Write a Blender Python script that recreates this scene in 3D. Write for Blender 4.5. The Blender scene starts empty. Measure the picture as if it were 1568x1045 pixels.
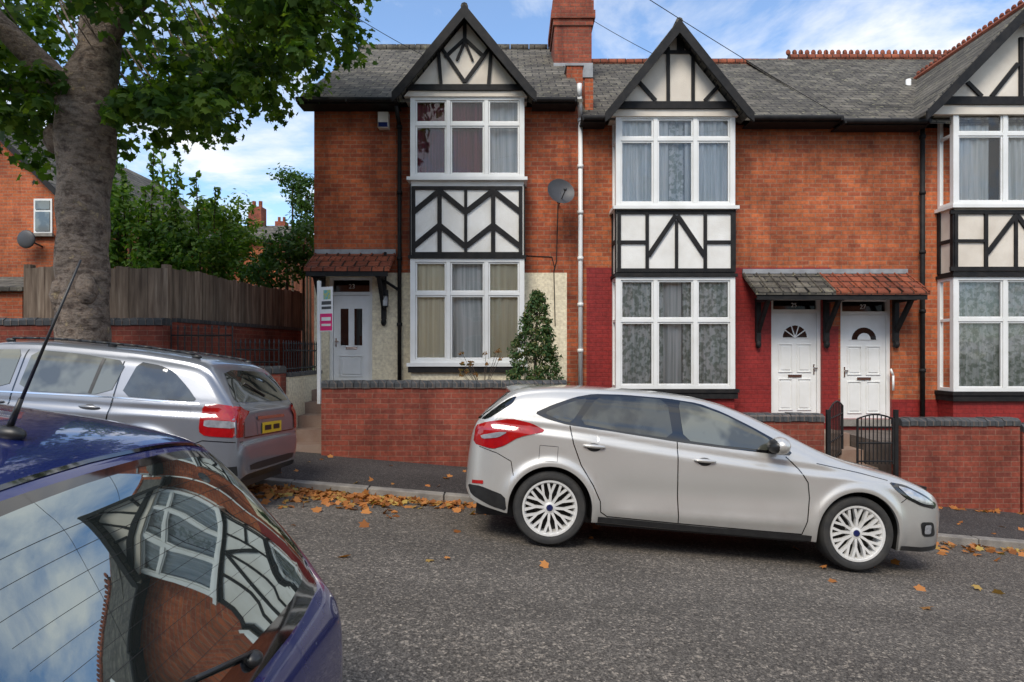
import bpy, bmesh, math, random
import numpy as np
from mathutils import Vector, Matrix
random.seed(7); rng=np.random.default_rng(7)
sc=bpy.context.scene
F=950.0; CX=784.0; CY=540.0; CZ=1.7
def fx(px,D=10.8): return (px-CX)*D/F
def fz(py,D=10.8): return CZ+(CY-py)*D/F

# ------------------------------------------------------------------ materials
def nn(nt,t,**k):
    n=nt.nodes.new(t)
    for a,b in k.items(): setattr(n,a,b)
    return n
def newmat(name):
    m=bpy.data.materials.new(name); m.use_nodes=True
    nt=m.node_tree; b=nt.nodes['Principled BSDF']
    return m,nt,b
def c4(c): return (c[0],c[1],c[2],1)
def ramp(nt,fac,stops):
    r=nn(nt,'ShaderNodeValToRGB'); el=r.color_ramp.elements
    while len(el)<len(stops): el.new(0.5)
    for e,(p,c) in zip(el,stops): e.position=p; e.color=c4(c)
    nt.links.new(fac,r.inputs['Fac']); return r
def noise(nt,vec,scale,detail=4,rough=.55):
    n=nn(nt,'ShaderNodeTexNoise'); n.inputs['Scale'].default_value=scale
    n.inputs['Detail'].default_value=detail; n.inputs['Roughness'].default_value=rough
    nt.links.new(vec,n.inputs['Vector']); return n
def mulc(nt,a,b,fac=1,mode='MULTIPLY'):
    m=nn(nt,'ShaderNodeMixRGB',blend_type=mode); m.inputs['Fac'].default_value=fac
    nt.links.new(a,m.inputs['Color1']); nt.links.new(b,m.inputs['Color2']); return m
def pmat(name,c1,c2=None,scale=4,rough=.7,metal=0,bump=0,bscale=60,coat=0,p0=.35,p1=.65,spec=.5):
    m,nt,b=newmat(name)
    co=nn(nt,'ShaderNodeTexCoord')
    b.inputs['Roughness'].default_value=rough; b.inputs['Metallic'].default_value=metal
    b.inputs['Coat Weight'].default_value=coat; b.inputs['Coat Roughness'].default_value=.04
    b.inputs['Specular IOR Level'].default_value=spec
    if c2 is None: c2=tuple(x*.82 for x in c1)
    n=noise(nt,co.outputs['Object'],scale)
    r=ramp(nt,n.outputs['Fac'],[(p0,c1),(p1,c2)])
    nt.links.new(r.outputs['Color'],b.inputs['Base Color'])
    if bump:
        n2=noise(nt,co.outputs['Object'],bscale,3)
        bp=nn(nt,'ShaderNodeBump'); bp.inputs['Strength'].default_value=bump; bp.inputs['Distance'].default_value=.02
        nt.links.new(n2.outputs['Fac'],bp.inputs['Height']); nt.links.new(bp.outputs['Normal'],b.inputs['Normal'])
    return m
def netmat(name,c1,c2,sx=26,sz=.7,lace=0):
    m,nt,b=newmat(name); co=nn(nt,'ShaderNodeTexCoord'); mp=nn(nt,'ShaderNodeMapping'); mp.inputs['Scale'].default_value=(sx,1,sz); nt.links.new(co.outputs['Object'],mp.inputs[0])
    n=noise(nt,mp.outputs[0],1,3); r=ramp(nt,n.outputs['Fac'],[(.33,c2),(.5,tuple((a+d)/2 for a,d in zip(c1,c2))),(.62,c1)]); out=r.outputs[0]  # vertical light and dark stripes paint fold shading into the curtain colour
    if lace:
        n2=noise(nt,co.outputs['Object'],lace,3); r2=ramp(nt,n2.outputs['Fac'],[(.44,(.52,.56,.50)),(.54,(1,1,1))]); out=mulc(nt,out,r2.outputs[0]).outputs[0]
    nt.links.new(out,b.inputs['Base Color']); b.inputs['Roughness'].default_value=.9; return m
def brickmat(name,c1,c2,mortar,bw=.225,rh=.075,ms=.008,zs=1.0,rough=.85,dirt=(.62,1.1),dscale=1.3,bump=.5,stain=0,spots=None):
    m,nt,b=newmat(name)
    co=nn(nt,'ShaderNodeTexCoord'); sep=nn(nt,'ShaderNodeSeparateXYZ'); nt.links.new(co.outputs['Object'],sep.inputs[0])
    ad=nn(nt,'ShaderNodeMath',operation='ADD'); nt.links.new(sep.outputs['X'],ad.inputs[0])
    if zs==1.0: nt.links.new(sep.outputs['Y'],ad.inputs[1])
    else: ad.inputs[1].default_value=0
    mz=nn(nt,'ShaderNodeMath',operation='MULTIPLY'); nt.links.new(sep.outputs['Z'],mz.inputs[0]); mz.inputs[1].default_value=zs
    cm=nn(nt,'ShaderNodeCombineXYZ'); nt.links.new(ad.outputs[0],cm.inputs[0]); nt.links.new(mz.outputs[0],cm.inputs[1])
    nw=noise(nt,co.outputs['Object'],6,2); 
    mx=nn(nt,'ShaderNodeMixRGB',blend_type='ADD'); mx.inputs['Fac'].default_value=.008
    nt.links.new(cm.outputs[0],mx.inputs['Color1']); nt.links.new(nw.outputs['Color'],mx.inputs['Color2'])
    br=nn(nt,'ShaderNodeTexBrick'); br.offset=.5
    for k,v in {'Scale':1,'Mortar Size':ms,'Mortar Smooth':.2,'Bias':-.1,'Brick Width':bw,'Row Height':rh}.items(): br.inputs[k].default_value=v
    br.inputs['Color1'].default_value=c4(c1); br.inputs['Color2'].default_value=c4(c2); br.inputs['Mortar'].default_value=c4(mortar)
    nt.links.new(mx.outputs[0],br.inputs['Vector'])
    n=noise(nt,co.outputs['Object'],dscale,6,.65)
    r=ramp(nt,n.outputs['Fac'],[(.3,(dirt[0],)*3),(.7,(dirt[1],)*3)])
    o=mulc(nt,br.outputs['Color'],r.outputs['Color'])
    n3=noise(nt,co.outputs['Object'],22,3); r3=ramp(nt,n3.outputs['Fac'],[(.3,(.72,.69,.67)),(.7,(1.15,1.15,1.15))])
    o=mulc(nt,o.outputs[0],r3.outputs['Color'],.8)
    if stain:   # vertical run-off staining
        mp=nn(nt,'ShaderNodeMapping'); mp.inputs['Scale'].default_value=(2.6,2.6,.45); nt.links.new(co.outputs['Object'],mp.inputs[0])
        n5=noise(nt,mp.outputs[0],1.2,6,.7); r5=ramp(nt,n5.outputs['Fac'],[(.34,(1-stain,1-stain*1.05,1-stain*.95)),(.52,(1,1,1)),(.72,(1.12,1.14,1.16))]); o=mulc(nt,o.outputs[0],r5.outputs[0])
    out=o.outputs[0]
    if spots:
        n4=noise(nt,co.outputs['Object'],spots[1],5,.7); r4=ramp(nt,n4.outputs['Fac'],[(spots[2],(0,0,0)),(spots[2]+.08,(.8,.8,.8))])
        s=nn(nt,'ShaderNodeMixRGB'); nt.links.new(r4.outputs['Color'],s.inputs['Fac']); nt.links.new(out,s.inputs['Color1']); s.inputs['Color2'].default_value=c4(spots[0]); out=s.outputs[0]
    nt.links.new(out,b.inputs['Base Color']); b.inputs['Roughness'].default_value=rough; b.inputs['Specular IOR Level'].default_value=.3
    inv=nn(nt,'ShaderNodeMath',operation='SUBTRACT'); inv.inputs[0].default_value=1; nt.links.new(br.outputs['Fac'],inv.inputs[1])
    a2=nn(nt,'ShaderNodeMath',operation='MULTIPLY_ADD'); nt.links.new(n3.outputs['Fac'],a2.inputs[0]); a2.inputs[1].default_value=.5; nt.links.new(inv.outputs[0],a2.inputs[2])
    bp=nn(nt,'ShaderNodeBump'); bp.inputs['Strength'].default_value=bump; bp.inputs['Distance'].default_value=.012
    nt.links.new(a2.outputs[0],bp.inputs['Height']); nt.links.new(bp.outputs['Normal'],b.inputs['Normal'])
    return m
def leafmat(name,cols,trans=.35,rough=.55):
    m,nt,b=newmat(name)
    g=nn(nt,'ShaderNodeNewGeometry')
    k=len(cols); r=ramp(nt,g.outputs['Random Per Island'],[(i/(k-1),c) for i,c in enumerate(cols)])
    nt.links.new(r.outputs['Color'],b.inputs['Base Color']); b.inputs['Roughness'].default_value=rough
    b.inputs['Specular IOR Level'].default_value=.25
    t=nn(nt,'ShaderNodeBsdfTranslucent'); 
    h=nn(nt,'ShaderNodeMixRGB',blend_type='MULTIPLY'); h.inputs['Fac'].default_value=1; nt.links.new(r.outputs['Color'],h.inputs['Color1']); h.inputs['Color2'].default_value=(2.3,2.2,.8,1)
    nt.links.new(h.outputs[0],t.inputs['Color'])
    mx=nn(nt,'ShaderNodeMixShader'); mx.inputs[0].default_value=trans
    nt.links.new(b.outputs[0],mx.inputs[1]); nt.links.new(t.outputs[0],mx.inputs[2])
    nt.links.new(mx.outputs[0],nt.nodes['Material Output'].inputs['Surface']); return m
def glassmat(name,tint=(1,1,1),base=.04):
    m,nt,b=newmat(name); nt.nodes.remove(b)
    fr=nn(nt,'ShaderNodeFresnel'); fr.inputs['IOR'].default_value=1.5
    ad=nn(nt,'ShaderNodeMath',operation='ADD'); ad.inputs[1].default_value=base; nt.links.new(fr.outputs[0],ad.inputs[0]); ad.use_clamp=True
    t=nn(nt,'ShaderNodeBsdfTransparent'); t.inputs[0].default_value=c4(tint)
    g=nn(nt,'ShaderNodeBsdfGlossy'); g.inputs['Roughness'].default_value=.02
    co=nn(nt,'ShaderNodeTexCoord'); n=noise(nt,co.outputs['Object'],1.7,2); bp=nn(nt,'ShaderNodeBump'); bp.inputs['Strength'].default_value=.06; bp.inputs['Distance'].default_value=.1
    nt.links.new(n.outputs['Fac'],bp.inputs['Height']); nt.links.new(bp.outputs[0],g.inputs['Normal'])
    mx=nn(nt,'ShaderNodeMixShader'); nt.links.new(ad.outputs[0],mx.inputs[0]); nt.links.new(t.outputs[0],mx.inputs[1]); nt.links.new(g.outputs[0],mx.inputs[2])
    nt.links.new(mx.outputs[0],nt.nodes['Material Output'].inputs['Surface']); return m

M={}
M['brick']=brickmat('orange_brick',(.50,.125,.046),(.29,.066,.034),(.33,.165,.10),dirt=(.58,1.2),stain=.38,spots=((.48,.34,.25),9,.71))
M['brick2']=brickmat('orange_brick_b',(.54,.145,.052),(.33,.080,.038),(.36,.185,.11),dirt=(.6,1.2),stain=.34,spots=((.50,.36,.27),8,.69))
M['brickwall']=brickmat('garden_wall_brick',(.30,.070,.042),(.20,.050,.035),(.27,.125,.085),ms=.006,dirt=(.6,1.15),dscale=1.8,stain=.3,spots=((.26,.17,.12),6,.70))
M['redpaint']=brickmat('red_painted_brick',(.30,.030,.026),(.27,.027,.025),(.22,.024,.022),rough=.5,bump=.35,dirt=(.75,1.05),stain=.15)
M['cream']=brickmat('cream_painted_brick',(.84,.75,.54),(.82,.73,.53),(.78,.69,.50),rough=.6,bump=.25,dirt=(.92,1.03),ms=.005)
M['coping']=brickmat('blue_brick_coping',(.06,.065,.07),(.10,.10,.10),(.16,.13,.11),bw=.115,rh=.4,ms=.008,rough=.5)
M['slate']=brickmat('roof_slate',(.088,.080,.068),(.175,.158,.128),(.024,.023,.022),bw=.27,rh=.19,ms=.012,zs=1.774,rough=.85,dirt=(.45,1.3),dscale=2.0,bump=.9,stain=.25,spots=((.29,.27,.17),12,.58))
M['terra']=brickmat('terracotta_tile',(.38,.11,.055),(.25,.07,.04),(.06,.03,.02),bw=.2,rh=.22,ms=.012,zs=1.9,rough=.8,dirt=(.55,1.1),bump=.9,spots=((.20,.18,.12),16,.62))
M['chim']=brickmat('chimney_brick',(.38,.095,.05),(.24,.06,.038),(.22,.11,.075),stain=.4,spots=((.12,.08,.06),4,.60))
M['white']=pmat('white_upvc',(.82,.82,.80),(.74,.74,.71),3,.35)
M['render']=pmat('white_render',(.84,.83,.79),(.72,.70,.65),2.2,.8,bump=.25,bscale=70)
M['creamr']=pmat('cream_render',(.76,.69,.59),(.64,.57,.48),2.2,.8,bump=.25,bscale=70)
M['black']=pmat('black_timber',(.012,.012,.013),(.024,.022,.021),9,.6,bump=.1,spec=.2)
M['iron']=pmat('black_iron',(.012,.012,.013),(.02,.02,.02),9,.5,spec=.3)
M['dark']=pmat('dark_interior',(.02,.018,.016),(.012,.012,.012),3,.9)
M['glass']=glassmat('window_glass')
M['net']=netmat('net_curtain',(.95,.95,.90),(.60,.63,.58))
M['net2']=netmat('patterned_net_curtain',(.95,.95,.90),(.66,.68,.63),22,.8,lace=12)
M['maroon']=netmat('maroon_curtain',(.26,.05,.085),(.10,.018,.035))
M['creamc']=netmat('cream_curtain',(.96,.90,.68),(.78,.70,.50),16,.4)
M['lead']=pmat('lead_flashing',(.32,.33,.34),(.22,.22,.23),6,.6)
M['stone']=pmat('kerb_stone',(.30,.275,.24),(.17,.155,.14),5,.85,bump=.3)
M['chrome']=pmat('chrome',(.75,.75,.75),(.7,.7,.7),3,.15,1)
M['tar']=pmat('grey_box_plastic',(.06,.06,.065),None,3,.5)
M['blackp']=pmat('black_plastic',(.012,.012,.013),(.02,.02,.02),20,.4)
M['blackg']=pmat('gloss_black',(.006,.006,.007),(.008,.008,.008),3,.06,coat=1)
M['rubber']=pmat('tyre_rubber',(.022,.022,.022),(.035,.033,.03),14,.8,bump=.1)
M['alloy']=pmat('alloy_rim',(.80,.79,.76),(.70,.69,.66),3,.35,.25)
M['disc']=pmat('dark_wheel_backing',(.025,.022,.02),(.015,.015,.015),5,.6,.3)
M['redl']=pmat('tail_lamp_red',(.42,.008,.008),(.28,.005,.006),9,.08,coat=1)
M['clearl']=pmat('lamp_clear',(.55,.56,.58),(.35,.36,.38),18,.08,.4,coat=1)
M['plate']=pmat('yellow_plate',(.72,.50,.03),(.66,.45,.03),5,.35)
def fencemat():
    m,nt,b=newmat('weathered_fence_wood')
    co=nn(nt,'ShaderNodeTexCoord'); mp=nn(nt,'ShaderNodeMapping'); mp.inputs['Scale'].default_value=(14,14,1.2)
    nt.links.new(co.outputs['Object'],mp.inputs[0]); n=noise(nt,mp.outputs[0],1.5,6)
    r=ramp(nt,n.outputs['Fac'],[(.3,(.10,.068,.048)),(.55,(.22,.165,.12)),(.75,(.33,.27,.21))])
    g=nn(nt,'ShaderNodeNewGeometry'); r2=ramp(nt,g.outputs['Random Per Island'],[(0,(.62,.59,.56)),(1,(1.25,1.2,1.15))])
    o=mulc(nt,r.outputs[0],r2.outputs[0]); nt.links.new(o.outputs[0],b.inputs['Base Color']); b.inputs['Roughness'].default_value=.85
    bp=nn(nt,'ShaderNodeBump'); bp.inputs['Strength'].default_value=.4; bp.inputs['Distance'].default_value=.01; nt.links.new(n.outputs['Fac'],bp.inputs['Height']); nt.links.new(bp.outputs[0],b.inputs['Normal'])
    return m
M['fence']=fencemat()
def asphalt(name,lo,hi,grain,patch=.25):
    m,nt,b=newmat(name); co=nn(nt,'ShaderNodeTexCoord')
    n1=noise(nt,co.outputs['Object'],grain,3,.7); r1=ramp(nt,n1.outputs['Fac'],[(.36,lo),(.5,tuple((a+c)/2.2 for a,c in zip(lo,hi))),(.66,hi)])
    v=nn(nt,'ShaderNodeTexVoronoi'); v.inputs['Scale'].default_value=grain*.75; nt.links.new(co.outputs['Object'],v.inputs['Vector'])
    sp=nn(nt,'ShaderNodeSeparateColor'); nt.links.new(v.outputs['Color'],sp.inputs[0]); rv=ramp(nt,sp.outputs[0],[(0,(.55,.55,.55)),(.8,(1,1,1)),(1,(2.0,1.95,1.85))])
    o=mulc(nt,r1.outputs[0],rv.outputs[0])
    mp=nn(nt,'ShaderNodeMapping'); mp.inputs['Scale'].default_value=(.35,1,1); nt.links.new(co.outputs['Object'],mp.inputs[0])
    n2=noise(nt,mp.outputs[0],1.1,6,.6); r2=ramp(nt,n2.outputs['Fac'],[(.3,(1-patch,)*3),(.7,(1+patch,)*3)])
    o=mulc(nt,o.outputs[0],r2.outputs[0])
    nt.links.new(o.outputs[0],b.inputs['Base Color']); b.inputs['Roughness'].default_value=.82; b.inputs['Specular IOR Level'].default_value=.25
    bp=nn(nt,'ShaderNodeBump'); bp.inputs['Strength'].default_value=.7; bp.inputs['Distance'].default_value=.006
    nt.links.new(v.outputs['Distance'],bp.inputs['Height']); nt.links.new(bp.outputs[0],b.inputs['Normal']); return m
M['road']=asphalt('road_asphalt',(.054,.047,.041),(.215,.19,.163),85)
M['pave']=asphalt('pavement_asphalt',(.040,.036,.035),(.10,.09,.085),120,.25)
M['grass']=pmat('rough_grass',(.05,.09,.025),(.10,.12,.04),2,.9,bump=.5,bscale=30)
M['soil']=pmat('garden_ground',(.16,.13,.11),(.09,.07,.055),4,.9,bump=.5,bscale=20)
M['path']=pmat('path_concrete',(.30,.22,.17),(.24,.15,.11),3,.85,bump=.3)
M['leafgreen']=leafmat('plane_tree_leaf',[(.028,.065,.012),(.05,.11,.018),(.08,.15,.022),(.13,.20,.03)],.42)
M['shrub']=leafmat('shrub_leaf',[(.035,.09,.015),(.07,.16,.025),(.12,.22,.035),(.17,.25,.05)],.38)
M['shrubd']=leafmat('dark_shrub_leaf',[(.02,.06,.015),(.04,.10,.02),(.07,.14,.03)],.32)
M['conifer']=leafmat('conifer_leaf',[(.02,.055,.018),(.035,.085,.025),(.07,.12,.035),(.14,.12,.04)],.2)
M['fallen']=leafmat('fallen_leaf',[(.16,.06,.02),(.38,.14,.04),(.50,.21,.06),(.27,.10,.03),(.42,.30,.08)],.1)
M['twig']=pmat('twig_bark',(.10,.07,.05),(.06,.045,.03),9,.9)
def barkmat():
    m,nt,b=newmat('plane_tree_bark'); co=nn(nt,'ShaderNodeTexCoord')
    mp=nn(nt,'ShaderNodeMapping'); mp.inputs['Scale'].default_value=(1,1,1.1); nt.links.new(co.outputs['Object'],mp.inputs[0])
    n=noise(nt,mp.outputs[0],7,7,.72); r=ramp(nt,n.outputs['Fac'],[(.3,(.05,.035,.028)),(.42,(.15,.11,.085)),(.5,(.27,.215,.17)),(.58,(.17,.13,.105)),(.68,(.42,.33,.19))])
    mp2=nn(nt,'ShaderNodeMapping'); mp2.inputs['Scale'].default_value=(1.2,1.2,3); nt.links.new(co.outputs['Object'],mp2.inputs[0])
    n2=noise(nt,mp2.outputs[0],4.0,5,.65); r2=ramp(nt,n2.outputs['Fac'],[(.36,(.45,.42,.40)),(.5,(1,1,1)),(.65,(1.2,1.15,1.08))])
    o=mulc(nt,r.outputs[0],r2.outputs[0]); nt.links.new(o.outputs[0],b.inputs['Base Color']); b.inputs['Roughness'].default_value=.9
    a=nn(nt,'ShaderNodeMath',operation='ADD'); nt.links.new(n.outputs['Fac'],a.inputs[0]); nt.links.new(n2.outputs['Fac'],a.inputs[1])
    bp=nn(nt,'ShaderNodeBump'); bp.inputs['Strength'].default_value=.9; bp.inputs['Distance'].default_value=.05; nt.links.new(a.outputs[0],bp.inputs['Height']); nt.links.new(bp.outputs[0],b.inputs['Normal'])
    return m
M['bark']=barkmat()
def paint(name,c,metal,rough=.32,spots=0):
    m,nt,b=newmat(name); b.inputs['Base Color'].default_value=c4(c); b.inputs['Metallic'].default_value=metal
    b.inputs['Coat Weight'].default_value=1; b.inputs['Coat Roughness'].default_value=.03
    co=nn(nt,'ShaderNodeTexCoord'); n=noise(nt,co.outputs['Object'],3,5); r=ramp(nt,n.outputs['Fac'],[(.3,(rough-.04,)*3),(.7,(rough+.06,)*3)]); nt.links.new(r.outputs[0],b.inputs['Roughness'])
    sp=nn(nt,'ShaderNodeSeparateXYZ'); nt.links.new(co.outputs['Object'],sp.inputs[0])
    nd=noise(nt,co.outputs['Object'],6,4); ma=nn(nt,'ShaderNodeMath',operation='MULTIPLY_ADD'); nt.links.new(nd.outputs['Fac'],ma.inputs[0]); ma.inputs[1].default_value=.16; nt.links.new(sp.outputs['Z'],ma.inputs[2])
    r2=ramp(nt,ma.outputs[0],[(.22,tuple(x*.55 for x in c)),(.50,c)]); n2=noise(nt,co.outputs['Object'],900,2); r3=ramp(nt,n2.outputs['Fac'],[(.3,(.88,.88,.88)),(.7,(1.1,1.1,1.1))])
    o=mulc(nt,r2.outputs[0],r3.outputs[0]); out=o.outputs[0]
    if spots:
        v=nn(nt,'ShaderNodeTexVoronoi'); v.inputs['Scale'].default_value=spots; v.inputs['Randomness'].default_value=1; nt.links.new(co.outputs['Object'],v.inputs['Vector'])
        rs=ramp(nt,v.outputs['Distance'],[(.10,(.5,.5,.5)),(.17,(0,0,0))]); n4=noise(nt,co.outputs['Object'],5,2); r4=ramp(nt,n4.outputs['Fac'],[(.5,(0,0,0)),(.6,(1,1,1))])
        mm=mulc(nt,rs.outputs[0],r4.outputs[0]); s=nn(nt,'ShaderNodeMixRGB'); nt.links.new(mm.outputs[0],s.inputs['Fac']); nt.links.new(out,s.inputs['Color1']); s.inputs['Color2'].default_value=(.4,.42,.45,1); out=s.outputs[0]
    nt.links.new(out,b.inputs['Base Color']); return m
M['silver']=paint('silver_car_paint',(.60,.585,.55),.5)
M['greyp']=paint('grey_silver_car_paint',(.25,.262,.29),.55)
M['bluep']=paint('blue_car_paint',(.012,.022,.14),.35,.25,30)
def carglass(name,c,lo=.3):
    m,nt,b=newmat(name); b.inputs['Base Color'].default_value=c4(c); b.inputs['Roughness'].default_value=.02; b.inputs['IOR'].default_value=1.6
    co=nn(nt,'ShaderNodeTexCoord'); n=noise(nt,co.outputs['Object'],2.6,3); r=ramp(nt,n.outputs['Fac'],[(.45,tuple(x*lo for x in c)),(.56,c)]); nt.links.new(r.outputs[0],b.inputs['Base Color'])
    b.inputs['Coat Weight'].default_value=1; b.inputs['Coat Roughness'].default_value=.01; return m
M['cglass']=carglass('car_glass',(.055,.058,.048))
M['cglass2']=carglass('car_front_glass',(.16,.165,.13),.35)
def tinted():
    m,nt,b=newmat('tinted_rear_glass'); nt.nodes.remove(b)
    d=nn(nt,'ShaderNodeBsdfDiffuse'); d.inputs[0].default_value=(.02,.024,.022,1); g=nn(nt,'ShaderNodeBsdfGlossy'); g.inputs['Roughness'].default_value=.012; g.inputs['Color'].default_value=(.80,.9,.90,1)
    mx=nn(nt,'ShaderNodeMixShader'); fr=nn(nt,'ShaderNodeFresnel'); fr.inputs[0].default_value=1.9
    a=nn(nt,'ShaderNodeMath',operation='ADD'); a.inputs[1].default_value=.26; a.use_clamp=True; nt.links.new(fr.outputs[0],a.inputs[0])
    nt.links.new(a.outputs[0],mx.inputs[0]); nt.links.new(d.outputs[0],mx.inputs[1]); nt.links.new(g.outputs[0],mx.inputs[2]); nt.links.new(mx.outputs[0],nt.nodes['Material Output'].inputs['Surface']); return m
M['tint']=tinted()

# ------------------------------------------------------------------ mesh builder
JIT=[0]
def jit():
    JIT[0]=(JIT[0]+1)%13; return JIT[0]*.0005
def empty(name,loc=(0,0,0)):
    e=bpy.data.objects.new(name,None); sc.collection.objects.link(e); e.location=loc; return e
class MB:
    def __init__(s): s.v=[]; s.f=[]; s.m=[]; s.mats=[]
    def mi(s,mat):
        if mat not in s.mats: s.mats.append(mat)
        return s.mats.index(mat)
    def add(s,vs,fs,mat):
        o=len(s.v); s.v+= [tuple(v) for v in vs]; k=s.mi(mat)
        for f in fs: s.f.append([i+o for i in f]); s.m.append(k)
    def box(s,x0,x1,y0,y1,z0,z1,mat):
        if x0>x1:x0,x1=x1,x0
        if z0>z1:z0,z1=z1,z0
        vs=[(x0,y0,z0),(x1,y0,z0),(x1,y1,z0),(x0,y1,z0),(x0,y0,z1),(x1,y0,z1),(x1,y1,z1),(x0,y1,z1)]
        s.add(vs,[(0,3,2,1),(4,5,6,7),(0,1,5,4),(1,2,6,5),(2,3,7,6),(3,0,4,7)],mat)
    def prism(s,pts,y0,y1,mat):
        n=len(pts); vs=[(p[0],y0,p[1]) for p in pts]+[(p[0],y1,p[1]) for p in pts]
        s.add(vs,[tuple(range(n)),tuple(range(2*n-1,n-1,-1))]+[(i,i+n,(i+1)%n+n,(i+1)%n) for i in range(n)],mat)
    def slab(s,pts,off,mat):
        n=len(pts); o=Vector(off); vs=[tuple(p) for p in pts]+[tuple(Vector(p)+o) for p in pts]
        s.add(vs,[tuple(range(n)),tuple(range(2*n-1,n-1,-1))]+[(i,i+n,(i+1)%n+n,(i+1)%n) for i in range(n)],mat)
    def bar(s,x1,z1,x2,z2,w,y0,y1,mat):
        j=jit(); d=Vector((x2-x1,z2-z1)); d.normalize(); n=Vector((-d.y,d.x))*w/2
        s.prism([(x1+n.x,z1+n.y),(x1-n.x,z1-n.y),(x2-n.x,z2-n.y),(x2+n.x,z2+n.y)],y0-j,y1,mat)
    def cyl(s,p1,p2,r,mat,n=10,r2=None):
        p1=Vector(p1);p2=Vector(p2); d=(p2-p1).normalized(); a=d.orthogonal().normalized(); b=d.cross(a); r2=r if r2 is None else r2
        vs=[p1+(a*math.cos(t)+b*math.sin(t))*r for t in [2*math.pi*i/n for i in range(n)]]+[p2+(a*math.cos(t)+b*math.sin(t))*r2 for t in [2*math.pi*i/n for i in range(n)]]
        s.add(vs,[(i,(i+1)%n,(i+1)%n+n,i+n) for i in range(n)]+[tuple(range(n-1,-1,-1)),tuple(range(n,2*n))],mat)
    def path(s,pts,r,mat,n=8):
        for a,b in zip(pts[:-1],pts[1:]): s.cyl(a,b,r,mat,n)
    def ell(s,c,rad,mat,nu=14,nv=9,jitter=0):
        vs=[];fs=[]
        for j in range(nv+1):
            t=math.pi*j/nv
            for i in range(nu):
                p=2*math.pi*i/nu; k=1+jitter*(random.random()-.5)
                vs.append((c[0]+rad[0]*math.sin(t)*math.cos(p)*k,c[1]+rad[1]*math.sin(t)*math.sin(p)*k,c[2]+rad[2]*math.cos(t)*k))
        for j in range(nv):
            for i in range(nu): fs.append((j*nu+i,(j+1)*nu+i,(j+1)*nu+(i+1)%nu,j*nu+(i+1)%nu))
        s.add(vs,fs,mat)
    def obj(s,name,parent=None,smooth=False,bevel=0):
        me=bpy.data.meshes.new(name); me.from_pydata(s.v,[],s.f)
        for m in s.mats: me.materials.append(m)
        me.polygons.foreach_set('material_index',s.m)
        if smooth: me.polygons.foreach_set('use_smooth',[True]*len(s.f))
        me.update(); o=bpy.data.objects.new(name,me); sc.collection.objects.link(o)
        if parent: o.parent=parent
        if bevel:
            b=o.modifiers.new('bevel','BEVEL'); b.width=bevel; b.segments=2; b.limit_method='ANGLE'
        return o

LEAF=np.array([(0,-.5),(.2,-.34),(.48,-.3),(.36,-.02),(.5,.22),(.2,.2),(0,.55),(-.2,.2),(-.5,.22),(-.36,-.02),(-.48,-.3),(-.2,-.34)])
OVAL=np.array([(0,-.5),(.22,-.2),(.24,.12),(0,.55),(-.24,.12),(-.22,-.2)])
def leaves(name,C,Nn,S,mat,parent=None,shape=LEAF,curl=.25):
    C=np.asarray(C,float);N=len(C); Nn=Nn/np.linalg.norm(Nn,axis=1,keepdims=True)
    r=rng.normal(size=(N,3)); T=np.cross(Nn,r); T/=np.linalg.norm(T,axis=1,keepdims=True); B=np.cross(Nn,T)
    K=len(shape); V=C[:,None,:]+S[:,None,None]*(shape[None,:,0,None]*T[:,None,:]+shape[None,:,1,None]*B[:,None,:]+ -curl*(np.abs(shape[None,:,0,None])+.6*shape[None,:,1,None]**2)*Nn[:,None,:])
    me=bpy.data.meshes.new(name); me.vertices.add(N*K); me.vertices.foreach_set('co',V.reshape(-1)); me.loops.add(N*K); me.loops.foreach_set('vertex_index',np.arange(N*K,dtype=np.int32))
    me.polygons.add(N); me.polygons.foreach_set('loop_start',np.arange(0,N*K,K,dtype=np.int32)); me.polygons.foreach_set('loop_total',np.full(N,K,dtype=np.int32))
    me.materials.append(mat); me.update(calc_edges=True); me.validate()
    o=bpy.data.objects.new(name,me); sc.collection.objects.link(o)
    if parent:o.parent=parent
    return o
def clumpleaves(cl,per,spread,up=.6):
    C=[];Nn=[]
    for c,r in cl:
        n=max(3,int(per*r/spread)) if spread else per
        p=rng.normal(size=(n,3)); p/=np.linalg.norm(p,axis=1,keepdims=True); rad=rng.random((n,1))**.45
        q=np.array(c)+p*rad*r*np.array([1,1,.75]); C.append(q); nv=p+rng.normal(size=(n,3))*.5+np.array([0,-.15,up]); Nn.append(nv)
    return np.vstack(C),np.vstack(Nn)

# ------------------------------------------------------------------ ground, road, pavement
SL=.083
CY_=[-30,.45,.6,2.0,3.6,5.35,7.3]; CV=[-.10,-.08,-.06,.05,.125,.035,-.125]
def zr(x,y): return -SL*x+float(np.interp(y,CY_,CV))
def zp(x,y): return -SL*x-.045+.035*(y-7.3)
def strip(name,ys,zf,mat,x0=-45,x1=45,nx=46,parent=None):
    xs=np.linspace(x0,x1,nx); v=[(x,y,zf(x,y)) for y in ys for x in xs]; f=[(j*nx+i,j*nx+i+1,(j+1)*nx+i+1,(j+1)*nx+i) for j in range(len(ys)-1) for i in range(nx-1)]
    b=MB(); b.add(v,f,mat); return b.obj(name,parent,True)
strip('road',list(np.linspace(.6,7.3,24)),zr,M['road'])
strip('pavement',[7.44,8.2,9.2],zp,M['pave'])
strip('pavement',[-4,-1,.46],lambda x,y:-SL*x+.06,M['pave'])
b=MB()
x=-44.0
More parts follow.
